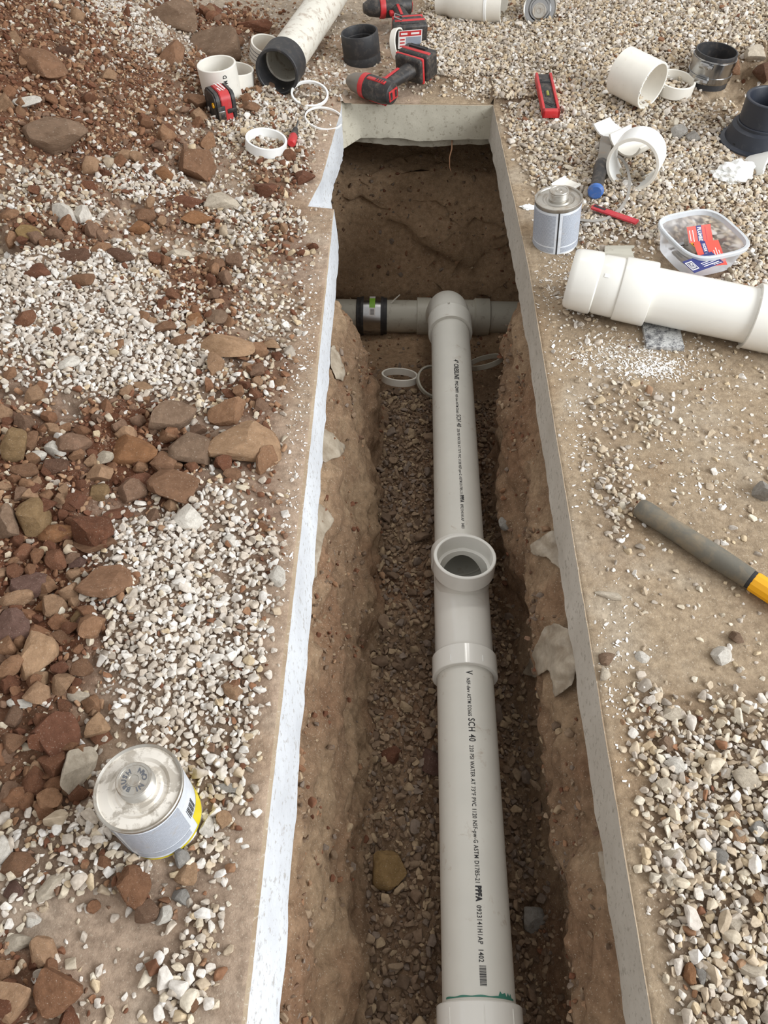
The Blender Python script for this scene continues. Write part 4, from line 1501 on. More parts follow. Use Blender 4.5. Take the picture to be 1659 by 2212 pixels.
# ---- pipe pieces on the gravel, upper right
ax = Vector((.66, -.72, -.06)).normalized()
ce = hit(1412, 226, .0)
ce = pz(1411, 186, ce.z + .062)
o = tube_thing('pipe_coupling', 'large white pipe coupling lying open towards the lower right', 'coupling', ce, ax, .115, .0635, .0575, 'pvc_cream', x0=-.115, part='sleeve')
bm = bmesh.new()
rr = random.Random(8)
for k in range(46):
    a = rr.random() * 2 * PI
    p = Vector((rr.uniform(-.002, .004), .0625 * math.cos(a), .0625 * math.sin(a)))
    bmesh.ops.create_icosphere(bm, subdivisions=1, radius=rr.uniform(.0008, .0019), matrix=Matrix.Translation(p))
obj('saw_burr', bm, M['pvc_bright'], o)['kind'] = 'stuff'
ring_thing('pipe_ring', 'cream pipe ring beside the large white coupling', hit(1457, 183, .016), (.06, -.08, 1), w=.034)

b = hit(1527, 172)
o = thing('shielded_coupling', 'steel-shielded black pipe coupling standing on the upper right gravel', 'coupling', b, frame((.04, -.02, 1), (0, 1, 0)))
bm = bmesh.new()
lathe(bm, [(-.008, .0595), (.010, .0595), (.070, .0595), (.078, .0600), (.081, .0590), (.081, .0555), (.06, .0545), (-.008, .0545)], 64, closed=True)
obj('rubber_sleeve', bm, M['rubber'], o)
bm = bmesh.new()
pr = [(.008, .0600)] + [(.010 + k * .004, .0608 + (.0007 if k % 2 else 0)) for k in range(15)] + [(.070, .0600)]
lathe(bm, pr, 64)
obj('corrugated_shield', bm, M['steel'], o)
for x_ in (.014, .054):
    bm = bmesh.new(); lathe(bm, [(x_, .0612), (x_, .0632), (x_ + .013, .0632), (x_ + .013, .0612)], 64); bd = obj('clamp_band', bm, M['steel'], o)
    Mx = Matrix.Translation((x_ + .0065, 0, 0)) @ Matrix.Rotation(math.radians(-128), 4, 'X') @ Matrix.Translation((0, .070, 0))
    bm = bmesh.new(); box(bm, (-.008, -.008, -.014), (.008, .006, .014), .003, M=Mx); obj('screw_housing', bm, M['steel'], bd)
    bm = bmesh.new(); lathe(bm, [(.010, 0), (.010, .006), (.026, .006), (.026, 0)], 6, M=Mx @ Matrix.Rotation(-PI / 2, 4, 'Y')); obj('screw_head', bm, M['steel'], bd)

arc_thing('pipe_shard', 'curved bright white pipe shard below the large coupling', 'pipe shard', hit(1327, 246, .072), (.85, .5, .1), .062, .0572, .0512, 218, 320, 'pvc_bright')
arc_thing('pipe_shard', 'cream half shell of pipe leaning behind the open pipe piece', 'pipe shard', hit(1376, 276, .078), (.80, .55, .10), .080, .0635, .0575, 195, 335, 'pvc_cream')
arc_thing('pipe_shard', 'small cream pipe shard above the dark-handled chisel end', 'pipe shard', hit(1225, 362, .070), (.75, .6, .1), .05, .0572, .0512, 238, 300, 'pvc_cream')
arc_thing('pipe_shard', 'grey-white pipe shard behind the capped end of the big pipe', 'pipe shard', hit(1334, 584, -.028), (.95, -.2, .15), .065, .0572, .0512, 50, 120, 'pvc_grey')
ax = Vector((-.42, -.90, .06)).normalized()
g = hit(1372, 400)
ce = pz(1366, 357, g.z + .058)
o = tube_thing('pipe_offcut', 'short white pipe piece, open mouth facing the tin can', 'pipe offcut', ce, ax, .085, .0660, .0590, 'pvc_bright', x0=-.085)
bm = bmesh.new(); lathe(bm, ring_prof(-.003, .001, .0672, .0588, .001), 64, closed=True); obj('rim_bead', bm, M['pvc_cream'], o)

# ---- chisel
a, b2 = hit(1312, 296, .024), hit(1286, 416, .028)
o = thing('cold_chisel', 'steel chisel with dark grip and blue butt beside the short white pipe', 'chisel', b2, frame(a - b2))
L = (a - b2).length
bm = bmesh.new()
A = [(L * .48, .012), (L * .97, .018), (L, .017)]
vs = []
for x_, w in A:
    t = .0045 if x_ < L * .9 else .0016
    vs.append([bm.verts.new((x_, s * w, z)) for s, z in ((-1, -t), (1, -t), (1, t), (-1, t))])
for P_, Q_ in zip(vs, vs[1:]):
    for k in range(4): bm.faces.new((P_[k], P_[(k + 1) % 4], Q_[(k + 1) % 4], Q_[k]))
bm.faces.new(vs[0]); bm.faces.new(vs[-1][::-1])
obj('blade', bm, M['steel_dull'] if 'steel_dull' in M else M['grey_nose'], o, deg=20)
bm = bmesh.new(); lathe(bm, [(.012, .0185), (.03, .0165), (L * .28, .0165), (L * .42, .019), (L * .5, .016), (L * .52, 0)], 20)
obj('grip', bm, M['black'], o)
M['blue'] = simple_mat('blue_plastic', (62, 106, 176), .45, dirt=.4, dirt_c=(150, 140, 130), dscale=80)
bm = bmesh.new(); lathe(bm, [(0, 0), (0, .015), (.003, .019), (.010, .0205), (.014, .0185)], 24)
obj('butt_cap', bm, M['blue'], o)

# ---- closet flange
b = hit(1630, 306)
o = thing('closet_flange', 'black plastic closet flange standing on the gravel at the right edge', 'pipe flange', b + Vector((.012, .012, -.006)), frame((-.03, -.02, 1), (0, 1, 0)))
bm = bmesh.new()
lathe(bm, [(0, .058), (0, .104), (.004, .106), (.009, .104), (.012, .090), (.030, .084), (.046, .080), (.052, .070), (.056, .0665), (.112, .0665), (.120, .068), (.122, .066), (.122, .0595), (.119, .0575), (.05, .0565), (.03, .056)], 72, closed=True)
body = obj('flange_body', bm, M['abs'], o)
bm = bmesh.new(); lathe(bm, ring_prof(.050, .060, .0705, .0655, .002), 64, closed=True); obj('collar_ring', bm, M['abs'], o)
for a_ in (208, 262, 330):
    bm = bmesh.new(); lathe(bm, [(.018, 0), (.018, .0065), (.022, .0065)], 14, M=Matrix.Rotation(math.radians(a_), 4, 'X') @ Matrix.Translation((.012, .072, 0)) @ Matrix.Rotation(PI / 2, 4, 'Z') @ Matrix.Rotation(PI, 4, 'Z') @ Matrix.Translation((-.035, 0, 0)))
    obj('bolt_hole', bm, M['ink'], o)


# ---- crumpled white scraps
def crumple(name, label, px, py, dims, seed, cat='scrap'):
    p = hit(px, py, dims[2] * .45)
    bm = bmesh.new()
    bmesh.ops.create_icosphere(bm, subdivisions=4, radius=1)
    for v in bm.verts:
        n = v.co.normalized()
        f = float(fbm(n.x * 1.6 + seed, n.y * 1.6, n.z * 1.6, seed, 3))
        f2 = abs(float(fbm(n.x * 1.5, n.y * 1.5 + seed, n.z * 1.5, seed + 9, 2)) - .5) * 1.3
        v.co = Vector((n.x * dims[0], n.y * dims[1], n.z * dims[2])) * (.5 + .8 * (f - .1)) * (.7 + 1.1 * f2)
    o = obj(name, bm, M['pvc_bright'], deg=25)
    o.location = p
    return tag(o, label, cat)


crumple('paper_scrap', 'crumpled white paper scrap in front of the black flange', 1592, 372, (.058, .05, .036), 3)
crumple('paper_scrap', 'small torn white scrap beside the crumpled paper', 1560, 378, (.036, .03, .022), 7)
crumple('paper_scrap', 'tiny white scrap under the crumpled paper', 1577, 391, (.024, .022, .016), 11)
arc_thing('pipe_shard', 'white pipe shard at the right edge below the black flange', 'pipe shard', hit(1652, 368, .002), (.3, -.75, .55), .09, .045, .039, -10, 190, 'pvc_bright')
crumple('plastic_scrap', 'milky plastic scrap left of the grey-lidded can', 1141, 447, (.022, .016, .008), 17)

# ---- clear strap looping from the chisel
q = [hit(*c) + Vector((0, 0, z)) for c, z in (((1311, 360), .03), ((1330, 366), .035), ((1345, 384), .035), ((1353, 410), .03), ((1352, 438), .022), ((1338, 462), .016), ((1314, 480), .014), ((1284, 488), .014), ((1250, 486), .014))]
pts = []
for k in range(len(q) - 1):
    for t in range(6):
        t /= 6
        p0_, p1_, p2_, p3_ = q[max(k - 1, 0)], q[k], q[k + 1], q[min(k + 2, len(q) - 1)]
        pts.append(.5 * ((2 * p1_) + (p2_ - p0_) * t + (2 * p0_ - 5 * p1_ + 4 * p2_ - p3_) * t * t + (3 * p1_ - p0_ - 3 * p2_ + p3_) * t ** 3))
pts.append(q[-1])
M['strap'] = simple_mat('grey_strap', (150, 146, 140), .3, dirt=.5, dscale=90)
bm = bmesh.new(); ribbon(bm, pts, (0, -.4, 1), .0075, .0016)
tag(obj('cable_tie', bm, M['strap']), 'long grey cable tie curling from the chisel to the can', 'cable tie')
q0, q1 = hit(1222, 381, .02), hit(1206, 402, .012)
bm = bmesh.new(); ribbon(bm, [q0, (q0 + q1) / 2 + Vector((0, 0, .004)), q1], (0, -.4, 1), .006, .0014)
tag(obj('plastic_strip', bm, M['paper']), 'short clear plastic strip behind the grey-lidded can', 'strip')

# ---- carpenter's pencil
a, b2 = hit(1272, 444, .020), hit(1376, 480, .019)
o = thing('carpenter_pencil', 'flat red carpenter pencil beyond the grey-lidded can', 'pencil', (a + b2) / 2, frame(b2 - a))
hl = (b2 - a).length / 2
M['pencil'] = simple_mat('red_pencil_paint', (196, 48, 62), .4, dirt=.3, dscale=90)
bm = bmesh.new()
vs = []
for x_ in (-hl * .84, hl): vs.append([bm.verts.new((x_, y, z)) for y, z in ((-.010, -.002), (-.006, -.0042), (.006, -.0042), (.010, -.002), (.010, .002), (.006, .0042), (-.006, .0042), (-.010, .002))])
for k in range(8): bm.faces.new((vs[0][k], vs[0][(k + 1) % 8], vs[1][(k + 1) % 8], vs[1][k]))
bm.faces.new(vs[0]); bm.faces.new(vs[1][::-1])
obj('painted_shaft', bm, M['pencil'], o, deg=15)
bm = bmesh.new(); box(bm, (-hl * .80, -.0045, .0040), (-hl * .30, .0045, .0046)); obj('dark_print', bm, M['ink'], o)
bm = bmesh.new(); lathe(bm, [(-hl * 1.0, 0), (-hl * .97, .0018), (-hl * .84, .0052)], 10); obj('sharpened_tip', bm, M['root'], o)

# ---- plastic tub with its contents
tb = pz(1513, 522, .062)
tb = Vector((tb.x, tb.y, gh(tb.x, tb.y) + .004))
tyaw = math.radians(20)
o = thing('plastic_tub', 'clear rounded square plastic tub on the right slab holding cards', 'tub', tb, tyaw)
m, nt, b_ = mat_new('frosted_clear_plastic', .28)
b_.inputs['Base Color'].default_value = (.90, .92, .95, 1)
b_.inputs['Transmission Weight'].default_value = .78
b_.inputs['IOR'].default_value = 1.15
M['tub'] = m


def squircle(a, hw, hd, p=3.6):
    c, s = math.cos(a), math.sin(a)
    k = (abs(c) ** p + abs(s) ** p) ** (-1 / p)
    return hw * c * k, hd * s * k


def shell(levels, n=64):
    bm = bmesh.new()
    rings = []
    for z, hw, hd in levels:
        rings.append([bm.verts.new((*squircle(2 * PI * k / n, hw, hd), z)) for k in range(n)])
    for A, B in zip(rings, rings[1:]):
        for k in range(n): bm.faces.new((A[k], A[(k + 1) % n], B[(k + 1) % n], B[k]))
    return bm, rings


bm, rg = shell([(.002, .066, .070), (.004, .070, .074), (.055, .080, .086)])
bm.faces.new(rg[0])
obj('tub_wall', bm, M['tub'], o)
bm, rg = shell([(.054, .0795, .0855), (.056, .0855, .0915), (.064, .0865, .0925), (.066, .0845, .0905), (.065, .079, .085), (.054, .0785, .0845)])
m, nt, b_ = mat_new('frosted_rim_plastic', .3)
b_.inputs['Base Color'].default_value = (.80, .83, .86, 1)
b_.inputs['Transmission Weight'].default_value = .35
b_.inputs['IOR'].default_value = 1.2
M['rim'] = m
obj('rim', bm, M['rim'], o)
M['card_red'] = simple_mat('red_card', (232, 84, 70), .5, var=.04)
M['card_navy'] = simple_mat('navy_card', (44, 50, 112), .5, var=.04)


def card(label, corners, mat, prints):
    """corners: near-left origin, then x edge and y edge ends (world); prints are drawn in card units 0..1"""
    O, X, Y = [Vector(c) for c in corners]
    ex, ey = X - O, Y - O
    ey = ey - ex.normalized() * ey.dot(ex.normalized())
    n_ = ex.cross(ey).normalized()
    R_ = Matrix((ex.normalized(), ey.normalized(), n_)).transposed()
    o = thing('business_card', label, 'card', O, R_)
    W_, H_ = ex.length, ey.length
    bm = bmesh.new(); box(bm, (0, 0, 0), (W_, H_, .0006)); obj('card_stock', bm, M[mat], o)
    for (x0, y0, x1, y1, mt, txt) in prints:
        if txt is None:
            bm = bmesh.new(); box(bm, (x0 * W_, y0 * H_, .0005), (x1 * W_, y1 * H_, .0009)); obj('print_block', bm, M[mt], o)
        else:
            tv, tf_ = text_geo(txt, 1.0, .02)
            w = max(v.x for v in tv); h = max(v.y for v in tv)
            if x1 - x0 > 0:   # along x
                V = [(x0 * W_ + v.x / w * (x1 - x0) * W_, y0 * H_ + v.y / h * (y1 - y0) * H_, .0011) for v in tv]
            else:             # reads down the card
                V = [(x1 * W_ + v.y / h * (x0 - x1) * W_, y1 * H_ - v.x / w * (y1 - y0) * H_, .0011) for v in tv]
            arr_mesh('print_text', V, tf_, M[mt], o, flat=True)
    return o


fz = tb.z
card('red card headed plumber leaning at the back of the tub', (pz(1490, 532, fz + .022), pz(1541, 525, fz + .022), pz(1489, 490, fz + .05)), 'card_red',
     [(.38, .0, .60, 1.0, 'card_navy', None), (.57, .06, .42, .92, 'white_print', 'PLUMBER'), (.07, .25, .10, .8, 'white_print', None), (.20, .2, .23, .8, 'white_print', None), (.74, .1, .77, .9, 'pencil', None)])
card('red card in the middle of the tub under the navy card', (pz(1516, 576, fz + .036), pz(1571, 572, fz + .036), pz(1505, 522, fz + .054)), 'card_red',
     [(.26, .35, .46, 1.0, 'card_navy', None), (.43, .5, .30, .9, 'white_print', 'WORK 1'), (.66, .1, .69, .6, 'white_print', None), (.76, .1, .79, .7, 'white_print', None), (.86, .2, .89, .6, 'white_print', None)])
card('navy card with a white badge at the front of the tub', (pz(1500, 590, fz + .056), pz(1563, 567, fz + .050), pz(1485, 562, fz + .060)), 'card_navy',
     [(.02, .18, .24, .84, 'white_print', None), (.04, .24, .22, .78, 'card_navy', None), (.06, .32, .20, .70, 'white_print', 'LO'), (.40, .16, .92, .21, 'white_print', None), (.40, .30, .86, .34, 'white_print', None), (.40, .42, .80, .46, 'white_print', None), (.66, .03, .95, .12, 'white_print', 'The')])
# small tools in the tub
a, b2 = pz(1464, 540, fz + .018), pz(1489, 565, fz + .018)
o = thing('drill_bit', 'grey flat bit lying along the front of the tub', 'tool bit', a, frame(b2 - a))
bm = bmesh.new(); box(bm, (0, -.008, -.004), ((b2 - a).length, .008, .004), .003); obj('shank', bm, M['grey_nose'], o)
bm = bmesh.new(); box(bm, (.012, -.003, .0038), (.03, .003, .0044)); obj('stamp', bm, M['ink'], o)
a, b2 = pz(1483, 530, fz + .024), pz(1508, 552, fz + .024)
o = thing('utility_knife', 'grey and yellow utility knife beside the cards in the tub', 'knife', a, frame(b2 - a))
L = (b2 - a).length
bm = bmesh.new(); box(bm, (0, -.012, -.007), (L, .012, .007), .005, 3); obj('body', bm, M['grey_nose'], o)
bm = bmesh.new(); box(bm, (.004, .004, .004), (L * .55, .013, .0085), .003); obj('yellow_insert', bm, M['yellow'], o)
bm = bmesh.new(); box(bm, (.010, .006, .0075), (L * .5, .011, .0095), .001); obj('black_slide', bm, M['ink'], o)
a, b2 = pz(1455, 533, fz + .02), pz(1478, 526, fz + .03)
o = thing('hex_bolt', 'shiny bolt at the left inside of the tub', 'bolt', a, frame(b2 - a))
L = (b2 - a).length
bm = bmesh.new(); lathe(bm, [(0, 0), (0, .0045), (L, .0045), (L, 0)], 14); obj('shank', bm, M['steel'], o)
bm = bmesh.new(); lathe(bm, [(L, 0), (L, .009), (L + .008, .009), (L + .008, 0)], 6); obj('head', bm, M['grey_nose'], o, deg=20)

# ---- big white pipe assembly on the right slab
pa, pb = pz(1243, 603, .076), pz(1659, 690, .066)
ax = (pb - pa).normalized()
def along(px):
    f = (px - 1243) / (1659 - 1243)
    q_ = pz(1243 + (px - 1243), 603 + (690 - 603) * f, .07)
    return (q_ - pa).dot(ax)
o = thing('pipe_assembly', 'white pipe with stepped couplings reaching in from the right edge', 'pipe', pa, frame(ax))
x1, x2, x3, x4, x5 = along(1287), along(1338), along(1405), along(1622), along(1659)
bm = bmesh.new()
lathe(bm, [(-.012, .050), (-.014, .057), (-.010, .061), (0, .064), (x1 - .006, .0660), (x1, .0655), (x1 + .003, .061), (x1 + .003, .052)], 72)
h1 = obj('end_hub', bm, M['pvc_new'], o)
bm = bmesh.new()
lathe(bm, [(x1 - .002, .058), (x1 + .008, .0625), (x2 - .006, .0632), (x2, .062), (x2, .05)], 72)
obj('neck', bm, M['pvc_new'], o)
bm = bmesh.new()
lathe(bm, [(x2, .05), (x2 - .001, .0655), (x2 + .002, .0665), (x3 - .002, .0672), (x3, .0660), (x3, R4)], 72)
obj('hub', bm, M['pvc_new'], o)
bm = bmesh.new()
lathe(bm, [(x3 - .01, R4), (x4 + .02, R4), (x4 + .02, R4I), (x3 - .01, R4I)], 72, closed=True)
obj('pipe_wall', bm, M['pvc_new'], o)
bm = bmesh.new()
lathe(bm, ring_prof(x4, x4 + .13, .0672, R4, .001), 72, closed=True)
obj('hub', bm, M['pvc_new'], o)
bm = bmesh.new()
lathe(bm, ring_prof(x4 + .12, x4 + .5, R4, R4I, .001), 72, closed=True)
obj('pipe_wall', bm, M['pvc_new'], o)
bm = bmesh.new(); box(bm, (x1 + .012, -.004, .0625), (x1 + .022, .004, .0642), .0008, M=Matrix.Rotation(math.radians(38), 4, 'X')); obj('moulding_mark', bm, M['pvc_bright'], o)

# ---- tile sample under the pipe
m, nt, b_ = mat_new('grey_granite_tile', .35)
col = ramp(nt, nz(nt, 90, 5, .75), [(.38, lin(84, 84, 88)), (.48, lin(150, 150, 150)), (.58, lin(206, 206, 204)), (.7, lin(170, 170, 168))])
nt.links.new(col, b_.inputs['Base Color'])
M['granite'] = m
c = pz(1430, 722, .006)
bm = bmesh.new(); box(bm, (-.040, -.048, -.005), (.040, .044, .005), .0012)
o = tag(obj('stone_tile', bm, M['granite']), 'small grey speckled stone tile under the big white pipe', 'tile')
o.location = c
o.rotation_euler = (0, 0, math.radians(-4))

# ---- sledge handle
a, b2 = pz(1384, 1098, .019), pz(1619, 1250, .021)
ax = (b2 - a).normalized()
o = thing('sledge_handle', 'tool handle with dirty grey grip and yellow shaft on the right slab', 'tool handle', a, frame(ax))
L = (b2 - a).length
M['grip'] = simple_mat('dirty_grey_rubber', (104, 100, 90), .6, dirt=.7, dirt_c=(140, 124, 100), dscale=30, lo=.45, hi=.7, bscale=120)
bm = bmesh.new()
pr = [(-.006, 0), (-.006, .0140), (-.002, .0175), (.01, .0190)]
for k in range(12): pr.append((.02 + (L - .03) * k / 12, .0188 - .0008 * math.sin(k * .6)))
pr += [(L - .006, .0178), (L, .0178), (L, 0)]
lathe(bm, pr, 36, wob=lambda x, a: 1 - .07 * abs(math.cos(a)) ** 3)
obj('rubber_grip', bm, M['grip'], o)
bm = bmesh.new(); lathe(bm, [(L - .001, 0), (L - .001, .0162), (L + .007, .0162), (L + .007, 0)], 32); obj('black_ferrule', bm, M['ink'], o)
bm = bmesh.new(); lathe(bm, [(L + .006, 0), (L + .006, .0165), (L + .009, .0178), (L + .45, .0170), (L + .45, 0)], 12); obj('yellow_shaft', bm, M['yellow'], o, deg=25)
bm = bmesh.new(); lathe(bm, [(-.07, 0), (-.07, .026), (-.06, .030), (-.03, .030), (-.02, .024), (.02, .024), (.03, .030), (.06, .030), (.07, .026), (.07, 0)], 8, M=Matrix.Translation((L + .455, 0, .012)) @ Matrix.Rotation(PI / 2, 4, 'Z'))
obj('steel_head', bm, M['grey_nose'], o, deg=20)

# ---- torn vapour barrier hanging out from under the slab
from mathutils.bvhtree import BVHTree
BV = BVHTree.FromPolygons([tuple(v) for v in np.stack([tx, ty, tz], -1)], [tuple(f) for f in F_TR])
ORI = Vector((0, 0, CAM_H))


def wall_hit(px, py):
    loc, nor, i, d = BV.ray_cast(ORI, ray(px, py).normalized())
    if loc is None: return pz(px, py, -.4), Vector((0, 0, 1))
    if nor.dot(ray(px, py)) > 0: nor = -nor
    return loc, nor


m, nt, b_ = mat_new('torn_plastic_sheet', .45)
col = ramp(nt, nz(nt, 30, 5, .7), [(.35, lin(142, 128, 110)), (.65, lin(178, 166, 148))])
nt.links.new(col, b_.inputs['Base Color'])
bump(nt, b_, nz(nt, 60, 4), .5, .003)
M['sheet'] = m


def inside(poly, x, y):
    r = False
    for (x0, y0), (x1, y1) in zip(poly, poly[1:] + poly[:1]):
        if (y0 > y) != (y1 > y) and x < (x1 - x0) * (y - y0) / (y1 - y0) + x0: r = not r
    return r


def sheet(label, poly, lift, curl, seed):
    n = len(poly)
    # ragged rim
    rim = []
    rr = random.Random(seed)
    for k in range(n):
        a, b = poly[k], poly[(k + 1) % n]
        for t in range(6):
            f = t / 6
            rim.append((a[0] + (b[0] - a[0]) * f + rr.uniform(-2.2, 2.2), a[1] + (b[1] - a[1]) * f + rr.uniform(-2.2, 2.2)))
    bm = bmesh.new()
    pts2 = list(rim)
    xs, ys_ = [p[0] for p in poly], [p[1] for p in poly]
    x = min(xs)
    while x < max(xs):
        y = min(ys_)
        while y < max(ys_):
            if inside(rim, x, y): pts2.append((x + rr.uniform(-1, 1), y + rr.uniform(-1, 1)))
            y += 5
        x += 5
    from mathutils.geometry import delaunay_2d_cdt
    vs, es, fs, _, _, _ = delaunay_2d_cdt([Vector(p) for p in pts2], [(k, (k + 1) % len(rim)) for k in range(len(rim))], [], 1, 1e-4)
    P = []
    cx_, cy_ = sum(xs) / n, sum(ys_) / n
    base, nor = wall_hit(cx_, cy_)
    for v in vs:
        p, nn = wall_hit(v.x, v.y)
        w = float(fbm(v.x / 22, v.y / 22, 0, seed, 2)) - .35
        d = (ORI - p).normalized()
        P.append(p + d * (lift + curl * max(0, w)))
    # smooth the depth so that the sheet hangs clear of pebbles
    o = arr_mesh('vapour_barrier', P, [f for f in fs if inside(rim, sum(vs[i].x for i in f) / len(f), sum(vs[i].y for i in f) / len(f))], M['sheet'])
    bm = bmesh.new(); bm.from_mesh(o.data)
    todo, best = set(bm.faces), []
    while todo:
        st, isl = [todo.pop()], []
        while st:
            f = st.pop(); isl.append(f)
            for e in f.edges:
                for g in e.link_faces:
                    if g in todo: todo.discard(g); st.append(g)
        if len(isl) > len(best): best = isl
    keep = set(best)
    bmesh.ops.delete(bm, geom=[f for f in bm.faces if f not in keep], context='FACES')
    bmesh.ops.delete(bm, geom=[v for v in bm.verts if not v.link_faces], context='VERTS')
    bm.to_mesh(o.data); bm.free()
    sm = o.modifiers.new('smooth', 'SMOOTH'); sm.iterations = 6; sm.factor = .5
    md = o.modifiers.new('thickness', 'SOLIDIFY'); md.thickness = .0012
    tag(o, label, 'plastic sheet', 'torn vapour barrier under the slab')
    return o


sheet('torn grey plastic flap on the left trench wall nearest the cross pipe', [(722, 742), (733, 765), (747, 798), (742, 826), (724, 820), (710, 790), (712, 750)], .008, .02, 3)
sheet('torn grey plastic flap on the left trench wall, middle of three', [(700, 922), (722, 938), (750, 966), (736, 986), (704, 1002), (684, 992), (690, 940)], .008, .02, 5)
sheet('long torn plastic strip on the left trench wall, nearest of three', [(688, 1085), (712, 1102), (724, 1128), (702, 1158), (694, 1190), (684, 1250), (664, 1255), (668, 1150)], .008, .02, 7)
sheet('torn plastic flap sticking out beside the open tee socket', [(1142, 1176), (1195, 1142), (1216, 1170), (1228, 1245), (1205, 1228), (1180, 1205), (1150, 1200)], .012, .04, 9)
sheet('large torn plastic flap hanging from the right slab', [(1176, 1352), (1200, 1343), (1238, 1362), (1250, 1440), (1236, 1482), (1196, 1512), (1192, 1470), (1184, 1446), (1160, 1466), (1126, 1456), (1146, 1420), (1160, 1385)], .015, .05, 11)
sheet('small torn plastic flap low on the right slab edge', [(1290, 1835), (1316, 1842), (1340, 1930), (1322, 1942), (1300, 1900)], .010, .02, 13)

# ------------------------------------------------------------------ larger rocks, each its own
def rock_mesh(seed, sub=4, facets=9, rough=.10):
    r = random.Random(seed)
    bm = bmesh.new()
    bmesh.ops.create_icosphere(bm, subdivisions=sub, radius=1)
    co = np.array([v.co for v in bm.verts])
    for k in range(facets):
        n = np.array([r.gauss(0, 1) for _ in range(3)])
        n /= np.linalg.norm(n)
        c = r.uniform(.42, .80)
        d = co @ n
        m_ = d > c
        co[m_] -= np.outer((d[m_] - c) * .93, n)
    n1 = fbm(co[:, 0] * 1.7 + seed, co[:, 1] * 1.7, co[:, 2] * 1.7, seed, 4) - .5
    n2 = fbm(co[:, 0] * 6 + seed, co[:, 1] * 6, co[:, 2] * 6, seed + 3, 3) - .5
    co *= (1 + rough * 2.2 * n1 + rough * .9 * n2)[:, None]
    co /= np.abs(co).max(0)
    for v, c in zip(bm.verts, co): v.co = Vector(c)
    me = bpy.data.meshes.new('rock')
    bm.to_mesh(me); bm.free()
    smooth_by_angle(me, 24)
    me.materials.append(M['rock'])
    return me


RC = {'br': (130, 99, 77), 'red': (114, 78, 61), 'dk': (100, 75, 61), 'tan': (162, 132, 104), 'or': (142, 103, 73), 'gb': (128, 106, 88), 'wh': (214, 208, 198),
      'pale': (196, 184, 166), 'gy': (152, 148, 142), 'ol': (134, 110, 80), 'pu': (108, 84, 75), 'yl': (146, 120, 82)}
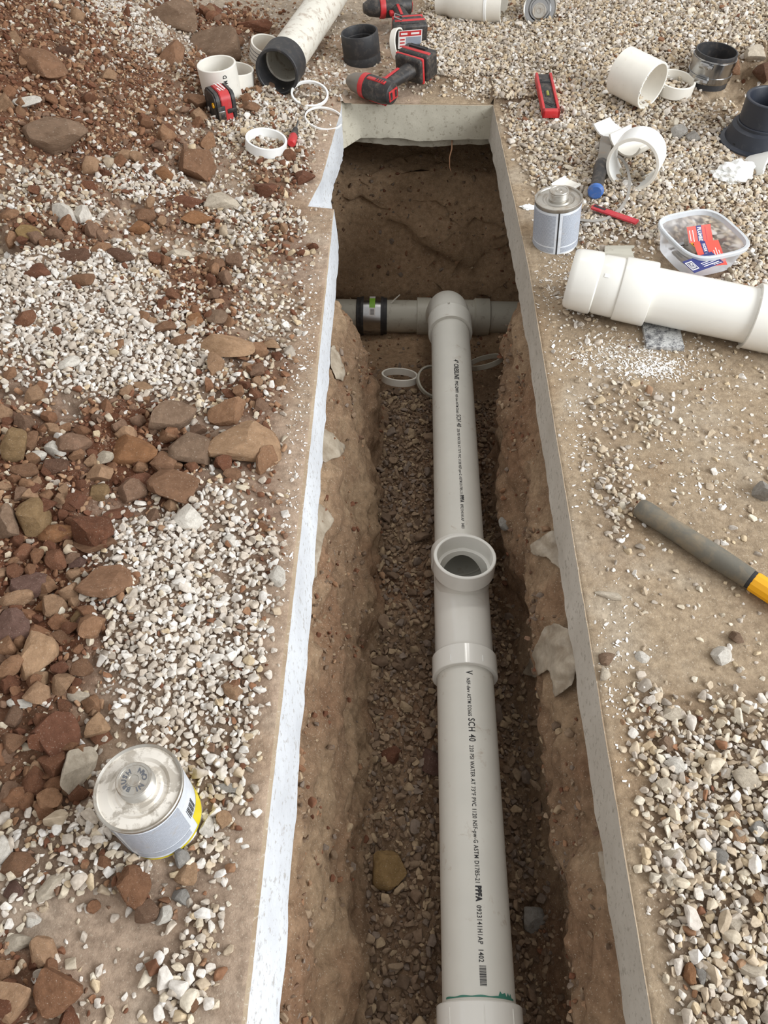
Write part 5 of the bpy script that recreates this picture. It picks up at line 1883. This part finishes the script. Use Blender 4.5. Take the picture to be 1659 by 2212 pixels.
# (px, py, width, height in pixels, colour, turn in the picture plane, label)
ROCKS = [
    (372, 32, 128, 74, 'gb', -20, 'long grey-brown rock at the top of the spoil heap'),
    (468, 92, 114, 88, 'gb', 5, 'large round brown boulder below the long rock at the heap top'),
    (378, 105, 62, 74, 'br', 0, 'dark brown round clod left of the large boulder'),
    (455, 22, 60, 32, 'red', 0, 'red-brown soil lump against the far concrete'),
    (560, 52, 90, 34, 'red', 0, 'low red-brown soil lump left of the muddy pipe'),
    (500, 95, 60, 34, 'br', 10, 'brown clod on the right flank of the large boulder'),
    (104, 284, 160, 72, 'gb', -20, 'long flat brown slab rock low on the spoil heap'),
    (52, 219, 64, 32, 'wh', 0, 'white limestone lump above the long flat slab rock'),
    (95, 130, 80, 60, 'br', 0, 'brown clod high on the left of the spoil heap'),
    (140, 110, 50, 26, 'dk', -30, 'thin dark clod on the upper spoil slope'),
    (420, 350, 82, 84, 'br', 10, 'squarish brown clod on pale gravel below the tape measure'),
    (430, 215, 76, 44, 'br', 0, 'brown clod pressed against the upright pipe stub'),
    (545, 228, 46, 38, 'br', 0, 'brown clod just right of the tape measure'),
    (358, 372, 44, 34, 'or', 0, 'rusty clod left of the squarish brown clod'),
    (142, 456, 46, 64, 'wh', 25, 'white split rock, left half, on the mid-left gravel'),
    (180, 460, 38, 58, 'wh', 30, 'white split rock, right half, on the mid-left gravel'),
    (478, 430, 72, 54, 'pale', 20, 'pale rock with grey top near the broken slab corner'),
    (316, 464, 40, 46, 'br', 30, 'brown clod at the foot of a white gravel patch'),
    (300, 490, 44, 38, 'or', 20, 'orange-brown clod touching the white gravel patch'),
    (425, 470, 62, 38, 'or', 10, 'rust-brown clod below the pale grey-topped rock'),
    (404, 435, 64, 36, 'red', -10, 'red-brown clod left of the pale grey-topped rock'),
    (570, 405, 60, 40, 'red', 0, 'red-brown clod near the broken slab edge'),
    (655, 382, 50, 36, 'red', 0, 'red clod lying at the broken slab corner'),
    (55, 500, 60, 36, 'yl', 0, 'yellowish rock at the left on mixed gravel'),
    (158, 552, 74, 34, 'dk', 15, 'dark slab clod over a hollow at mid-left'),
    (82, 582, 74, 46, 'red', 0, 'reddish clod left of the dark slab clod'),
    (178, 602, 66, 46, 'br', -15, 'brown clod below the dark hollow at mid-left'),
    (262, 548, 56, 42, 'dk', 0, 'dark clod beside the hollow at mid-left'),
    (386, 545, 56, 38, 'pale', 0, 'lumpy pale rock in the middle of the left gravel'),
    (468, 566, 48, 52, 'br', 10, 'brown clod right of the lumpy pale rock'),
    (425, 686, 44, 44, 'or', 0, 'cube-like orange clod above the big tan rock'),
    (470, 682, 46, 46, 'gb', 0, 'grey-brown clod beside the cube-like orange clod'),
    (350, 705, 54, 36, 'br', 0, 'brown clod left of the big tan rock'),
    (395, 730, 50, 32, 'br', 10, 'flat brown clod touching the big tan rock'),
    (492, 738, 146, 74, 'tan', -12, 'big tan rock in the middle of the left gravel'),
    (588, 740, 42, 34, 'tan', 0, 'small tan rock right of the big tan rock'),
    (154, 782, 54, 34, 'wh', 20, 'bright white flat stone on pale gravel at left'),
    (306, 832, 44, 28, 'tan', -20, 'tan flat stone right of the pale gravel spread'),
    (372, 888, 98, 104, 'gb', 0, 'tall grey-brown rock in the central clod pile'),
    (416, 964, 88, 96, 'gb', -20, 'grey-brown rock in front of the tall one in the clod pile'),
    (536, 953, 168, 108, 'tan', 8, 'largest tan rock near the trench edge'),
    (382, 1046, 118, 88, 'br', 5, 'broad brown rock at the foot of the clod pile'),
    (285, 965, 112, 76, 'or', 0, 'rusty crumbly rock at the left of the clod pile'),
    (352, 990, 60, 66, 'br', 0, 'brown clod tucked in the middle of the clod pile'),
    (288, 1042, 86, 54, 'red', 0, 'dark red clod under the rusty crumbly rock'),
    (498, 1022, 44, 34, 'br', 0, 'brown clod below the largest tan rock'),
    (22, 955, 62, 108, 'ol', 0, 'brown rock cut by the left frame edge, upper'),
    (60, 945, 36, 56, 'br', 0, 'upright brown clod beside the upper edge rock'),
    (126, 965, 52, 44, 'wh', 0, 'white limestone rock at left with a smaller one below'),
    (82, 984, 36, 32, 'wh', 0, 'small white rock below the white limestone rock'),
    (225, 987, 54, 34, 'pale', 0, 'cluster-like pale stone beside the rusty crumbly rock'),
    (122, 1003, 46, 44, 'dk', 0, 'dark clod below the white limestone rock'),
    (60, 1010, 70, 40, 'br', 0, 'flat brown clod under the small white rock'),
    (400, 1117, 70, 74, 'wh', 10, 'bright white rock at the foot of the clod pile'),
    (16, 1118, 54, 112, 'gb', 0, 'grey-brown rock cut by the left frame edge, middle'),
    (72, 1108, 66, 86, 'ol', 15, 'olive-brown angular rock right of the edge rock'),
    (56, 1058, 56, 40, 'red', 0, 'rounded reddish clod above the olive-brown rock'),
    (130, 1142, 88, 62, 'or', 0, 'orange-brown clod right of the olive-brown rock'),
    (204, 1170, 106, 54, 'br', 0, 'long brown clod beside the white gravel patch'),
    (160, 1075, 54, 48, 'red', 0, 'red clod above the long brown clod'),
    (246, 1108, 64, 44, 'red', 0, 'red-brown clod left of the bright white rock'),
    (215, 1058, 44, 38, 'ol', 0, 'olive clod below the pale cluster-like stone'),
    (240, 1246, 134, 92, 'br', 15, 'big cracked brown rock at the edge of the white gravel'),
    (172, 1212, 40, 36, 'pu', 0, 'purplish clod left of the big cracked rock'),
    (110, 1302, 62, 44, 'or', 10, 'rusty clod left of the big cracked rock'),
    (55, 1258, 90, 66, 'pu', 0, 'purplish soil lump at the far left'),
    (204, 1343, 72, 62, 'dk', 0, 'dark wet clod against the white gravel'),
    (176, 1325, 40, 48, 'ol', 0, 'olive clod left of the dark wet clod'),
    (78, 1402, 80, 116, 'tan', 5, 'smooth upright tan rock at left'),
    (24, 1345, 84, 84, 'pu', 0, 'dark purplish rock cut by the left frame edge'),
    (134, 1372, 48, 40, 'br', 0, 'brown clod right of the smooth tan rock'),
    (176, 1440, 50, 46, 'br', 0, 'squarish brown clod at the white gravel edge'),
    (132, 1440, 40, 46, 'red', 0, 'red clod between the smooth tan rock and gravel'),
    (88, 1462, 50, 40, 'tan', 0, 'tan clod under the smooth upright tan rock'),
    (12, 1440, 46, 34, 'pale', 30, 'pale elongated stone cut by the left frame edge'),
    (206, 1560, 66, 60, 'tan', 0, 'tan round rock just above the near can'),
    (126, 1568, 96, 112, 'red', 35, 'dark red-brown clod above the pale slab rock'),
    (164, 1645, 86, 112, 'pale', 20, 'pale grey slab rock beside the near can'),
    (170, 1500, 50, 32, 'pale', -10, 'pale stone above the dark red-brown clod'),
    (45, 1512, 52, 34, 'wh', 0, 'whitish stone at left above the red soil'),
    (30, 1600, 54, 50, 'br', 0, 'brown clod at left, level with the pale slab rock'),
    (40, 1862, 70, 54, 'br', 0, 'brown rounded rock at lower left'),
    (112, 1905, 74, 48, 'pale', 35, 'pale wedge-shaped stone at lower left'),
    (34, 1920, 50, 42, 'pu', 0, 'purplish clod below the brown rounded rock'),
    (8, 1830, 40, 60, 'wh', 0, 'whitish stone cut by the left frame edge'),
    (403, 1885, 58, 52, 'tan', 15, 'tan block stone below the near can'),
    (394, 1845, 30, 50, 'gy', 20, 'dark grey flake beside the near can base'),
    (32, 2032, 66, 50, 'pale', 30, 'pale elongated stone on the dusty slab, lower left'),
    (356, 1968, 34, 62, 'wh', -30, 'white elongated stone below the tan block stone'),
    (392, 1930, 40, 38, 'gy', 0, 'grey stone just below the tan block stone'),
    (486, 1700, 70, 26, 'gy', -15, 'long grey flake right of the near can'),
    (480, 1770, 42, 50, 'tan', 0, 'tan stone right of the near can'),
    (450, 1780, 34, 46, 'wh', -20, 'white stone touching the near can on its right'),
    (68, 1985, 42, 30, 'wh', 0, 'white stone on the dusty slab at lower left'),
    (600, 1240, 34, 50, 'wh', 30, 'long white stone near the left slab edge'),
    (500, 1168, 40, 38, 'wh', 0, 'white squarish stone right of the bright white rock'),
    (495, 1494, 54, 26, 'tan', 10, 'tan flake on the white gravel patch'),
    (410, 2160, 40, 46, 'br', 0, 'brown clod at the bottom frame edge'),
    (1558, 1414, 50, 50, 'wh', 0, 'bright white rock alone on the right slab'),
    (1590, 1372, 34, 42, 'gb', 0, 'brown-grey stone above the bright white rock on the right slab'),
    (1314, 1282, 54, 24, 'pale', -12, 'flat pale stone left of the tool handle'),
    (1386, 1417, 34, 28, 'wh', 0, 'white block stone right of the trench, below the handle'),
    (1308, 1422, 44, 34, 'gb', 10, 'grey-brown stone on the right trench edge'),
    (1306, 1455, 24, 40, 'pale', -15, 'upright pale stone on the right trench edge'),
    (1352, 1885, 1, 1, 'pale', 0, None),
    (1451, 1538, 52, 36, 'pale', 10, 'pale block at the far rim of the right gravel patch'),
    (1434, 1690, 34, 46, 'pale', 0, 'rounded pale rock in the right gravel patch'),
    (1460, 1652, 36, 40, 'wh', 20, 'white cube-like rock in the right gravel patch'),
    (1437, 1606, 42, 44, 'gb', -30, 'brown-grey triangular rock in the right gravel patch'),
    (1614, 1678, 56, 50, 'pale', -40, 'long pale rock near the right frame edge'),
    (1514, 1758, 38, 28, 'wh', -8, 'white brick-like stone in the right gravel patch'),
    (1578, 1765, 40, 32, 'tan', 0, 'tan stone amid the right gravel patch'),
    (1640, 1790, 46, 46, 'gy', -30, 'grey-white stone near the right frame edge'),
    (1594, 1800, 40, 40, 'tan', 30, 'tan angular stone beside the grey-white one'),
    (1552, 1852, 44, 48, 'gy', 0, 'grey stone amid the right gravel patch'),
    (1442, 1896, 46, 44, 'pale', -30, 'smooth pale oval stone in the right gravel patch'),
    (1460, 1840, 52, 30, 'pale', -5, 'long pale stone above the smooth oval one'),
    (1456, 1862, 30, 32, 'gb', 0, 'brown-grey stone between two pale stones'),
    (1640, 1934, 34, 42, 'tan', 0, 'tan rounded stone at the right frame edge'),
    (1590, 1992, 42, 36, 'pale', 0, 'crystalline pale stone at lower right'),
    (1630, 2092, 62, 46, 'pale', -10, 'big pale block at the lower right corner'),
    (1514, 2106, 26, 56, 'gy', 10, 'upright grey stone at lower right'),
    (1490, 2095, 30, 60, 'or', 10, 'rusty clod beside the upright grey stone'),
    (1553, 2128, 30, 26, 'wh', 0, 'white stone between the grey stone and the pale block'),
    (1464, 285, 38, 32, 'gy', 0, 'grey concrete cube, left of a pair, upper right'),
    (1500, 292, 32, 30, 'gy', 5, 'grey concrete cube, right of a pair, upper right'),
    (1628, 114, 40, 36, 'pale', 0, 'pale rock in the top right corner'),
    (1585, 142, 36, 36, 'br', 0, 'brown clod right of the steel-shielded coupling'),
    (1648, 150, 40, 50, 'dk', 0, 'dark clod at the right edge near the top'),
    (1650, 1055, 40, 90, 'gy', 0, 'dusty grey rock at the right frame edge'),
]
for k, (px, py, w, h, c, turn, label) in enumerate(ROCKS):
    if label is None: continue
    sc_ = pxm(py)
    dep_ = math.asin(max(.2, min(.98, -ray(px, py).normalized().z)))
    dx = w / sc_ / 2 * 1.08
    # depth and height that give the seen height
    ratio = .62 if w > 60 else .7
    dz = h / sc_ / (math.sin(dep_) / ratio + math.cos(dep_)) / 2 * 1.18
    dy = min(dz / ratio, dx * 1.4)
    dz = min(dz, max(dx, dy) * .85)
    p = hit(px, py + h * .10, dz * .5)
    o = bpy.data.objects.new('rock' if c in ('wh', 'pale', 'gy', 'tan') else 'dirt_clod', rock_mesh(300 + k, 4 if w > 70 else 3, 12 + k % 6, .085 if c in ('br', 'red', 'or', 'dk', 'pu') else .055))
    COL.objects.link(o)
    o.location = p
    o.scale = (dx, dy, dz)
    o.rotation_euler = (random.Random(k).uniform(-.15, .15), random.Random(k + 7).uniform(-.15, .15), math.radians(turn))
    j = random.Random(k + 50)
    jf = j.uniform(.9, 1.1)
    o.color = (*[v * jf for v in lin(RC[c])], 1)
    tag(o, label, 'rock' if c in ('wh', 'pale', 'gy', 'tan') else 'clod')
for k, (px, py, r, c, label) in enumerate([(838, 1880, .036, 'yl', 'yellow-brown rock on the trench floor, near left'), (936, 1650, .030, 'pu', 'purplish rock half under the near pipe'),
                                           (846, 1632, .020, 'red', 'red-brown stone on the trench gravel beside the near pipe'), (1087, 1132, .017, 'gy', 'grey-white stone right of the main pipe on the trench floor'),
                                           (1148, 1985, .026, 'gy', 'grey flat stone in shadow right of the near pipe'), (1112, 1472, .016, 'gb', 'round stone right of the tee hub on the trench floor')]):
    p, nn = wall_hit(px, py)
    o = bpy.data.objects.new('rock', rock_mesh(700 + k, 4, 9, .08))
    COL.objects.link(o)
    o.location = p + Vector((0, 0, r * .35))
    o.scale = (r * 1.0, r * 1.1, r * .8)
    o.rotation_euler = (0, 0, k)
    o.color = (*lin(RC[c]), 1)
    tag(o, label, 'rock')

# ------------------------------------------------------------------ gravel: the largest stones singly, the rest as a mass
u_, v_, d_ = project(S_P[:, 0], S_P[:, 1], S_P[:, 2])
size_px = S_S.max(1) * FPX / d_
inframe = (u_ > 0) & (u_ < 1659) & (v_ > 0) & (v_ < 2212)
# no stones inside the things that stand on the ground
KEEP = np.ones(len(S_P), bool)
for (px, py, r) in ((348, 1765, .056), (1199, 523, .057), (481, 204, .05), (1632, 308, .10), (1527, 172, .055)):
    c = hit(px, py)
    KEEP &= (S_P[:, 0] - c.x) ** 2 + (S_P[:, 1] - c.y) ** 2 > r * r
c = tb
KEEP &= (S_P[:, 0] - c.x) ** 2 + (S_P[:, 1] - c.y) ** 2 > .086 ** 2
single = np.zeros(len(S_P), bool)
for kinds, nmax in (((0, 2), 300), ((1,), 300)):
    m_ = inframe & KEEP & np.isin(S_K, kinds)
    ids = np.nonzero(m_)[0]
    ids = ids[np.argsort(-size_px[ids])][:nmax]
    single[ids] = True
CLODS = [rock_mesh(900 + k, 3, 12, .10) for k in range(12)]
for i in np.nonzero(single)[0]:
    kd = S_K[i]
    o = bpy.data.objects.new('dirt_clod' if kd == 1 else 'gravel_stone', CLODS[S_I[i] % 12] if kd == 1 else SHAPES_O[S_I[i]])
    COL.objects.link(o)
    o.location = S_P[i]; o.rotation_euler = S_R[i]; o.scale = S_S[i] * np.array((.55, .48, .42)) * 1.05 if kd == 1 else S_S[i]
    o.color = (*S_C[i], 1)
    uu_, vv_ = u_[i], v_[i]
    if kd == 1:
        where = 'high on the spoil heap' if vv_ < 700 else 'among the big rocks of the clod pile' if vv_ < 1130 else 'beside the white gravel patch' if vv_ < 1600 else 'level with the near can' if vv_ < 1860 else 'on the dusty slab below the near can'
        tag(o, 'small brown dirt clod ' + where, 'clod', 'loose clods ' + where)
    elif kd == 0:
        where = 'on the slab beyond the white gravel patch' if vv_ < 1130 else 'in the white gravel patch' if vv_ < 1600 else 'around the near can' if vv_ < 1860 else 'on the dusty slab below the near can'
        tag(o, 'loose pale gravel stone ' + where, 'stone', 'gravel stones ' + where)
    else:
        where = 'on the bare right slab' if vv_ < 1480 else 'in the far half of the near right gravel patch' if vv_ < 1820 else 'in the near half of the near right gravel patch'
        tag(o, 'loose beige gravel stone ' + where, 'stone', 'gravel stones ' + where)
for kd, nm, lb, ct in ((0, 'gravel', 'pale limestone gravel strewn over the left slab', 'gravel'), (1, 'dirt_crumbs', 'brown soil crumbs mixed into the left spoil', 'soil'), (2, 'gravel', 'beige limestone gravel spread over the right slab', 'gravel')):
    m_ = (S_K == kd) & ~single & KEEP
    scatter(nm, S_P[m_], S_R[m_], S_S[m_], S_I[m_], S_C[m_], lb, ct)

# ------------------------------------------------------------------ white pipe shavings
FLAKES = [(1290, 600, 90, 80, 500), (1360, 770, 150, 45, 900), (1420, 800, 60, 20, 500), (1200, 620, 60, 90, 250), (1300, 480, 70, 40, 350), (660, 780, 40, 300, 350), (640, 1150, 40, 250, 250), (1500, 950, 200, 180, 450),
          (1330, 1450, 60, 200, 200), (700, 420, 30, 200, 120), (1250, 900, 60, 200, 250), (1180, 330, 60, 140, 200), (300, 300, 250, 250, 500), (350, 440, 110, 40, 300)]
fp = []
for cx_, cy_, a, b, n in FLAKES:
    for _ in range(n):
        px, py = cx_ + rng.normal() * a * .55, cy_ + rng.normal() * b * .55
        q = pz(px, py, 0)
        fp.append((q.x, q.y))
fp = np.array(fp)
_, _, e, _, _, _, _ = masks(fp[:, 0], fp[:, 1])
fp = fp[e > .004]
n = len(fp)
sc_ = .0032 * np.exp(rng.normal(0, .45, n))
scatter('pipe_shavings', np.stack([fp[:, 0], fp[:, 1], ground_h(fp[:, 0], fp[:, 1]) + .002 + .006 * rng.random(n) * (ground_h(fp[:, 0], fp[:, 1]) > .004)], -1), attitude(n, .3), sc_[:, None] * np.array([[1.5, 1.0, .35]]), rng.integers(0, 14, n),
        np.tile(np.array(lin(236, 233, 228)), (n, 1)), 'white plastic pipe shavings sprinkled on the slabs', 'shavings')
